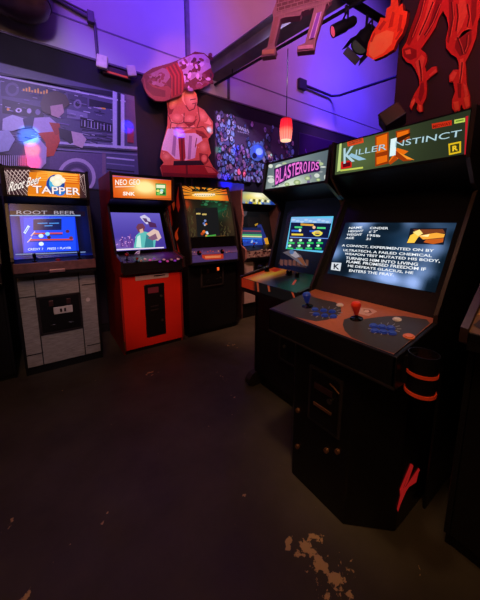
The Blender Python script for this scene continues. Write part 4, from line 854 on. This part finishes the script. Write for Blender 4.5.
a.poly([(80, 60), (94, 56), (74, 140), (62, 146)], (160, 84, 96)); a.poly([(214, 46), (228, 42), (206, 124), (190, 128)], (150, 60, 190)); a.line([(214, 46), (190, 128)], 3, (226, 160, 220)); a.line([(228, 42), (206, 124)], 3, (226, 160, 220))  # violet light on the right leg painted into its colour
a.poly([(40, 164), (80, 160), (78, 174), (40, 178)], (206, 120, 110)); a.poly([(154, 152), (202, 146), (202, 158), (154, 162)], (226, 130, 170))
a.build('painted_face', artmat('painted_board', .0, .5), GT, root=None)
for px in (120, 230):
    p0 = Vector(gp.o+gp.u*a.uv(px, -60)[0]); zt = gp.o.z+a.uv(px, -60)[1]
    MB().tube((p0.x, p0.y, zt-.05), (p0.x, p0.y, 6.6), .006).build('hanger_cable', BLACK(), GT)

# ------------------------------------------------------------------ red lantern lamp on its cord from the track
trz = 3.235
t0, t1 = Vector((2.135, 3.62, trz)), Vector((2.56, .6, trz))
tdir = (t1-t0).normalized()
TR = tag(MB().tube(t0, t1, .016).build('track_rail', mat('black_track', (22, 20, 24), .5)), 'thin black track rail running under the grey roof beam', 'rail')
for k in (.12, .5, .85):
    p = t0.lerp(t1, k); MB().tube(p, (p.x, p.y, 3.305), .006).build('rail_hanger', BLACK(), TR)
lp_ = ony(287, 47, 2.44); lx, ly = 2.372, 2.44
dist = math.hypot(lx, ly)
def zat(px, y): d = ray(px, y); return EYE+d.z/math.hypot(d.x, d.y)*dist
zt, zb = zat(287, 118), zat(287, 141)
LT = thing('hanging_lantern', (lx, ly, zb), 0, 'small glowing red lantern hanging on a thin cord in front of the crowd poster', 'lamp')
MB().tube((0, 0, zt-zb), (0, 0, trz-zb-.01), .005).build('cord', BLACK(), LT)
lm = bpy.data.materials.new('red_lantern_paper'); lm.use_nodes = True; nt = lm.node_tree; b = nt.nodes['Principled BSDF']
tc = nt.nodes.new('ShaderNodeTexCoord'); sp_ = nt.nodes.new('ShaderNodeSeparateXYZ'); nt.links.new(tc.outputs['Generated'], sp_.inputs[0])
r = nt.nodes.new('ShaderNodeValToRGB'); e = r.color_ramp.elements; e[0].position = 0; e[0].color = hexc((255, 130, 120)); e[1].position = 1; e[1].color = hexc((190, 14, 34)); q = e.new(.35); q.color = hexc((255, 120, 100)); q = e.new(.6); q.color = hexc((250, 40, 50))
nt.links.new(sp_.outputs['Z'], r.inputs['Fac']); tg = nt.nodes.new('ShaderNodeTexGradient'); tg.gradient_type = 'RADIAL'; nt.links.new(tc.outputs['Object'], tg.inputs['Vector'])
mm = nt.nodes.new('ShaderNodeMath'); mm.operation = 'MULTIPLY'; mm.inputs[1].default_value = 2*PI*14; nt.links.new(tg.outputs['Fac'], mm.inputs[0])
ms = nt.nodes.new('ShaderNodeMath'); ms.operation = 'SINE'; nt.links.new(mm.outputs[0], ms.inputs[0])
mr_ = nt.nodes.new('ShaderNodeMapRange'); mr_.inputs['From Min'].default_value = -1; mr_.inputs['To Min'].default_value = .75; mr_.inputs['To Max'].default_value = 1.35; nt.links.new(ms.outputs[0], mr_.inputs['Value'])
vm = nt.nodes.new('ShaderNodeVectorMath'); vm.operation = 'SCALE'; nt.links.new(r.outputs['Color'], vm.inputs[0]); nt.links.new(mr_.outputs['Result'], vm.inputs['Scale'])
nt.links.new(vm.outputs['Vector'], b.inputs['Emission Color']); b.inputs['Emission Strength'].default_value = 1.3; b.inputs['Base Color'].default_value = hexc((150, 20, 30))
h = zt-zb; R_ = .073; pr = []
for k in range(13): pr.append((R_*(.86+.14*math.sin(PI*k/12))*(1.0 if k % 2 else .965), h*(.04+.9*k/12)))
MB().lathe((0, 0, 0), [(R_*.8, h*.04)]+pr+[(R_*.4, h*.97)], 24).build('lamp_shade', lm, LT, smooth=True)
MB().lathe((0, 0, 0), [(R_*.76, 0), (R_*.8, 0), (R_*.8, h*.05), (R_*.76, h*.05)], 24).build('bottom_rim', mat('lantern_rim', (255, 210, 190), .4, emit=(255, 190, 150), es=1.4), LT)
MB().lathe((0, 0, h*.94), [(R_*.88, 0), (R_*.7, h*.05), (.01, h*.09)], 24).build('top_cap', mat('dark_red_cap', (120, 14, 30), .4, emit=(120, 10, 30), es=.4), LT, smooth=True)
# radial lantern ribs are drawn by the ridges of the shade

# ------------------------------------------------------------------ stage lights on the track
def spot_fixture(label, base, aim, L, r, lens_m, barn=False, top=None):
    t = thing('stage_light', tuple(base), 0, label, 'light'); ax = Vector(aim).normalized()
    bk = mat('black_track', (22, 20, 24), .5)
    c = Vector((0, 0, -.12))
    MB().tube((0, 0, -.03), (0, 0, (top or trz)-base[2]), .012).build('stem', bk, t)
    side = ax.cross(Vector((0, 0, 1))).normalized()
    y = MB()
    for s_ in (-1, 1): y.tube(c+side*s_*(r+.012), Vector((0, 0, -.03))+side*s_*(r+.012), .008)
    y.tube(Vector((0, 0, -.03))-side*(r+.012), Vector((0, 0, -.03))+side*(r+.012), .008); y.build('yoke', bk, t)
    MB().lathe(c-ax*L*.45, [(r*.5, 0), (r*.8, .02), (r*.85, L*.4), (r, L*.45), (r, L), (r*.86, L), (r*.84, L*.9)], 18, axis=ax).build('lamp_head', bk, t, smooth=True)
    MB().lathe(c+ax*(L*.52), [(r*.85, 0), (r*.6, .008), (.001, .012)], 18, axis=ax).build('lens', lens_m, t, smooth=True)
    if barn:
        u2 = ax.cross(side).normalized(); f = MB(); o = c+ax*L*.55
        for dv, s2 in ((side, u2), (-side, u2), (u2, side), (-u2, side)):
            a0 = o+dv*r*.95-s2*r; a1 = o+dv*r*.95+s2*r; b0 = a0+dv*r*.35+ax*r*.7; b1 = a1+dv*r*.35+ax*r*.7
            f.add([a0, a1, b1, b0, a0+dv*.004, a1+dv*.004, b1+dv*.004, b0+dv*.004], [(0,1,2,3),(7,6,5,4),(0,4,5,1),(1,5,6,2),(2,6,7,3),(3,7,4,0)])
        f.build('barn_doors', bk, t)
    return t
c1 = onz(340, -6, 3.3); c2 = onz(385, 22, 3.3)
tag(MB().tube(c1, (c2.x, c2.y, 3.3), .032).build('truss_bar', mat('black_track', (22, 20, 24), .5)), 'black crossbar carrying the stage lights near the top of the frame', 'bar')
s1 = onz(346, 10, 3.20); spot_fixture('black track spotlight with a pink glowing end, next to the gate-shaped sign', (s1.x, s1.y, 3.20), (-.62, .45, -.35), .22, .05, mat('pink_lens', (255, 90, 120), .3, emit=(255, 80, 110), es=.6))
s2 = c1.lerp(c2, .58); spot_fixture('bigger black stage light with barn doors, beside the orange fireball', (s2.x, s2.y, 3.20), (-.45, .25, -.7), .20, .085, mat('dim_lens', (110, 110, 100), .25, emit=(120, 115, 100), es=.12), True, 3.27)
# small tilted box light standing on top of the big machine
sb = onx(392, 119, 1.62); 
SB = thing('box_spotlight', (sb.x, sb.y, 1.794), 0, 'small black tilted box spotlight on top of the big black machine', 'light')
dz = sb.z-1.794
mb = MB(); mb.box(-.05, .05, -.055, .055, -.045, .045)
rotm = Matrix.Rotation(math.radians(-35), 3, 'X') @ Matrix.Rotation(.5, 3, 'Z'); mb.v = [tuple(rotm @ Vector(p)+Vector((0, 0, dz))) for p in mb.v]
mb.build('lamp_head', mat('dusty_black_box', (36, 26, 30), .5), SB, bevel=.006)
MB().box(-.03, .03, -.04, .04, 0, .012).build('base_plate', BLACK(), SB); MB().tube((0, 0, .01), (0, 0, dz-.02), .012).build('bracket', BLACK(), SB)

# ------------------------------------------------------------------ conduits, ledge fittings
grey = mat('grey_conduit', (100, 92, 104), .5, .3)
WY = WALLY-.022
tag(MB().path([(-2.2, WY, 3.585), (.30, WY, 3.55), (.615, WY, 3.487), (.655, WY, 3.46), (.66, WY, 3.11)], .016).build('wall_conduit', grey), 'thin conduit bending down the upper wall above the emergency light', 'conduit')
tag(MB().path([(-2.2, WY, 3.66), (.10, WY, 3.60), (.60, WY, 3.535)], .010).build('wall_cable', grey), 'thin cable running above the bent conduit at the upper left', 'cable')
tag(MB().box(.585, .65, WALLY-.06, WALLY, 3.44, 3.55).build('junction_box', grey, bevel=.005), 'small junction box where the left conduit turns downward', 'box')
tag(MB().box(1.715, 1.765, WALLY-.05, WALLY, 3.115, 6.6).build('wall_pipe', mat('violet_pipe', (110, 100, 120), .6)), 'vertical square pipe on the upper wall behind the log cutout', 'pipe')
tag(MB().tube((2.37, WY, 3.12), (2.37, WY, 3.44), .02).build('drop_pipe', grey), 'short vertical pipe below the end of the roof beam', 'pipe')
bx_ = ony(303, 84, 3.6); tag(MB().box(bx_.x-.09, bx_.x+.09, WALLY-.06, WALLY, bx_.z-.08, bx_.z+.08).build('junction_box', mat('dark_box', (40, 34, 50), .5), bevel=.006), 'dark square junction box on the upper wall above the red lantern', 'box')
tag(MB().path([(bx_.x+.1, WALLY-.04, 3.69), (4.66, WALLY-.05, 3.69), (4.76, 3.5, 3.69), (4.95, 2.4, 3.69), (5.2, .2, 3.69), (5.4, -2.9, 3.69)], .022).build('long_conduit', mat('dark_conduit', (52, 46, 66), .5)), 'dark conduit bending from the square junction box towards the partition', 'conduit')
# emergency light with two lamp heads
em = thing('emergency_light', (.845, WALLY, 2.95), 0, 'white twin-head emergency light on the dark wall above the left poster', 'light')
MB().box(-.15, .15, -.07, 0, .02, .10).build('housing', mat('dark_red_housing', (60, 24, 40), .5), em, bevel=.008)
MB().box(-.11, .11, -.073, -.068, .03, .05).build('indicator_strip', mat('amber_strip', (220, 80, 40), .4, emit=(220, 70, 40), es=.15), em)
cr_ = mat('cream_lamp_head', (232, 206, 200), .5)
for x, z, s_ in ((-.15, .10, .056), (.155, .10, .048)):
    hd = MB(); hd.box(-s_, s_, -.06, 0, -s_*1.15, s_*1.15); M_ = Matrix.Rotation(.12 if x < 0 else -.15, 3, 'Y') @ Matrix.Rotation(-.3, 3, 'Z'); hd.v = [tuple(M_ @ Vector(p)+Vector((x, -.08, z))) for p in hd.v]
    o = hd.build('lamp_head', cr_, em, bevel=.012); MB().tube((x, -.09, z), (x*.7, -.02, .06), .014).build('swivel', cr_, o)
# rounded barrel high on the wall
bc = ony(16, 2, 3.32)
BR = thing('barrel', (bc.x, 3.32, 3.13), 0, 'dark brown rounded barrel mounted high on the wall in the top left corner', 'barrel')
brm = mat('dark_barrel_wood', (84, 52, 44), .35, var=.5, scale=9)
MB().lathe((0, 0, 0), [(.05, .0), (.17, .02), (.235, .07), (.265, .16), (.285, .30), (.29, .45), (.285, .60), (.26, .74), (.2, .8)], 32).build('barrel_body', brm, BR, smooth=True)
for z, r_ in ((.12, .256), (.62, .287)): MB().lathe((0, 0, z), [(r_-.004, 0), (r_+.004, 0), (r_+.007, .05), (r_-.004, .05)], 32).build('hoop', mat('dark_hoop', (60, 46, 50), .4, .6), BR, smooth=True)
MB().box(-.05, .05, .2, .33, .30, .36).build('wall_bracket', BLACK(), BR)
# ================================================================== LIGHT
def lamp(name, kind, loc, aim, col, power, size=.2, spot=60, blend=.6):
    l = bpy.data.lights.new(name, kind); l.color = lin(col); l.energy = power
    if kind == 'AREA': l.size = size
    else: l.shadow_soft_size = size
    if kind == 'SPOT': l.spot_size = math.radians(spot); l.spot_blend = blend
    o = bpy.data.objects.new(name, l); COL.objects.link(o); o.location = loc
    o.rotation_euler = (Vector(aim)-Vector(loc)).to_track_quat('-Z', 'Y').to_euler(); return o
# violet / blue washes on the upper wall
lamp('violet_wash', 'SPOT', (-.2, 1.6, 4.9), (.2, 3.65, 3.7), (130, 60, 255), 300, .5, 75, .8)
lamp('blue_wash', 'SPOT', (1.5, 2.3, 4.9), (1.7, 3.65, 3.6), (70, 40, 255), 200, .5, 70, .9)
lamp('pink_wash', 'SPOT', (2.6, 1.6, 5.2), (3.0, 3.65, 4.2), (255, 120, 170), 110, .5, 70, .8)
lamp('violet_wash', 'SPOT', (4.6, 1.2, 5.4), (5.2, 3.65, 4.2), (130, 80, 255), 420, .4, 90, .8)
lamp('blue_wash', 'SPOT', (4.4, 2.5, 4.6), (5.2, 3.65, 3.3), (50, 40, 255), 260, .4, 90, .9)
# red stage lights on the cutouts
lamp('red_stage_light', 'SPOT', (.9, .4, 3.4), (1.985, .75, 2.3), (255, 60, 40), 46, .05, 45, .7)
lamp('pink_stage_light', 'SPOT', (1.5, 1.2, 3.9), (1.65, 3.5, 2.7), (255, 140, 125), 230, .05, 34, .7)
lamp('log_light', 'SPOT', (1.2, 1.4, 3.6), (1.65, 3.5, 3.3), (255, 120, 140), 60, .05, 24, .7)
lamp('poster_fill', 'SPOT', (-.1, .9, 3.3), (.3, 3.65, 2.35), (205, 185, 255), 170, .1, 46, .8)  # added spots without a visible fixture, brighten the wall posters
lamp('poster_fill', 'SPOT', (1.9, 1.6, 3.6), (2.9, 3.65, 2.45), (205, 190, 255), 230, .1, 40, .8)
lamp('poster_fill', 'SPOT', (3.9, 2.2, 3.6), (4.6, 3.65, 2.5), (200, 110, 255), 150, .1, 50, .8)
# dim warm room light from behind the viewer, added fill spots, weak violet fill
lamp('warm_room_light', 'AREA', (-.5, -.5, 3.2), (.9, 1.8, .3), (255, 190, 135), 22, 1.0)
lamp('panel_fill', 'SPOT', (.5, .5, 3.0), (1.2, .75, .9), (255, 200, 155), 75, .1, 30, .8)  # added spot, brightens the copper control panel
lamp('panel_fill', 'SPOT', (.6, 1.7, 3.0), (2.3, 2.8, .8), (255, 185, 155), 220, .1, 50, .8)  # added spot, brightens the pale corner machine's front
lamp('red_front_fill', 'SPOT', (.5, -.3, 2.3), (.9, 2.82, .50), (255, 165, 150), 115, .1, 18, .8)  # added spot, lifts the red front panel under its overhang
lamp('side_fill', 'SPOT', (-1.0, 1.0, 2.2), (.75, 3.1, 1.0), (255, 160, 150), 34, .1, 34, .8)  # added out-of-view spot, brightens the deep red side panel
lamp('beam_fill', 'SPOT', (.3, -.4, 2.5), (2.3, 2.5, 3.3), (235, 170, 205), 150, .2, 44, .9)  # added out-of-view spot, brightens the roof beam and gate sign
lamp('wood_front_fill', 'SPOT', (-.1, -.3, 2.3), (.07, 2.9, .50), (225, 200, 230), 66, .1, 18, .8)  # added spot, lifts the grey wood front
lamp('violet_fill', 'SPOT', (.2, -.8, 1.9), (2.1, 1.9, 3.5), (215, 150, 230), 70, .3, 70, .9)
lamp('violet_fill', 'AREA', (.8, 1.4, 4.4), (1.0, 3.6, 2.0), (170, 80, 255), 5, 1.0)
# little coloured party-light dots on the walls
for (px, py, y, c, pw, ang) in ((128, 127, 3.63, (20, 30, 255), 26, 3.0), (29, 136, 3.63, (40, 150, 255), 30, 3.4), (32, 150, 3.63, (255, 120, 40), 12, 2.6), (30, 162, 3.63, (255, 40, 60), 14, 3.4), (180, 132, 3.5, (30, 40, 255), 30, 3.0), (210, 129, 3.5, (60, 170, 255), 16, 2.0), (258, 153, 3.63, (40, 70, 255), 30, 3.0), (236, 151, 3.63, (30, 40, 255), 14, 2.6), (269, 155, 3.63, (255, 240, 180), 12, 2.4), (218, 150, 3.63, (60, 255, 120), 10, 2.0), (241, 174, 3.63, (255, 50, 60), 14, 3.0), (226, 182, 3.63, (40, 60, 255), 16, 4.0), (247, 97, 3.64, (30, 120, 255), 40, 1.8), (257, 101, 3.64, (30, 120, 255), 40, 1.8)):
    lamp('party_light', 'SPOT', (1.2, .6, 3.6), ony(px, py, y), c, pw*110, .01, ang*.95, .9)
w = bpy.data.worlds.new('room_air'); sc.world = w; w.use_nodes = True
w.node_tree.nodes['Background'].inputs['Color'].default_value = (.01, .008, .012, 1); w.node_tree.nodes['Background'].inputs['Strength'].default_value = .3
# ================================================================== CAMERA
cam = bpy.data.cameras.new('camera'); co = bpy.data.objects.new('camera', cam); COL.objects.link(co)
co.location = E0; co.rotation_euler = (math.pi/2-PITCH, 0, -YAW)
cam.sensor_fit = 'VERTICAL'; cam.sensor_height = 36; cam.lens = F/600*36; cam.shift_y = (CY-300)/600; cam.clip_start = .02
sc.camera = co
sc.view_settings.view_transform = 'Standard'; sc.view_settings.look = 'None'
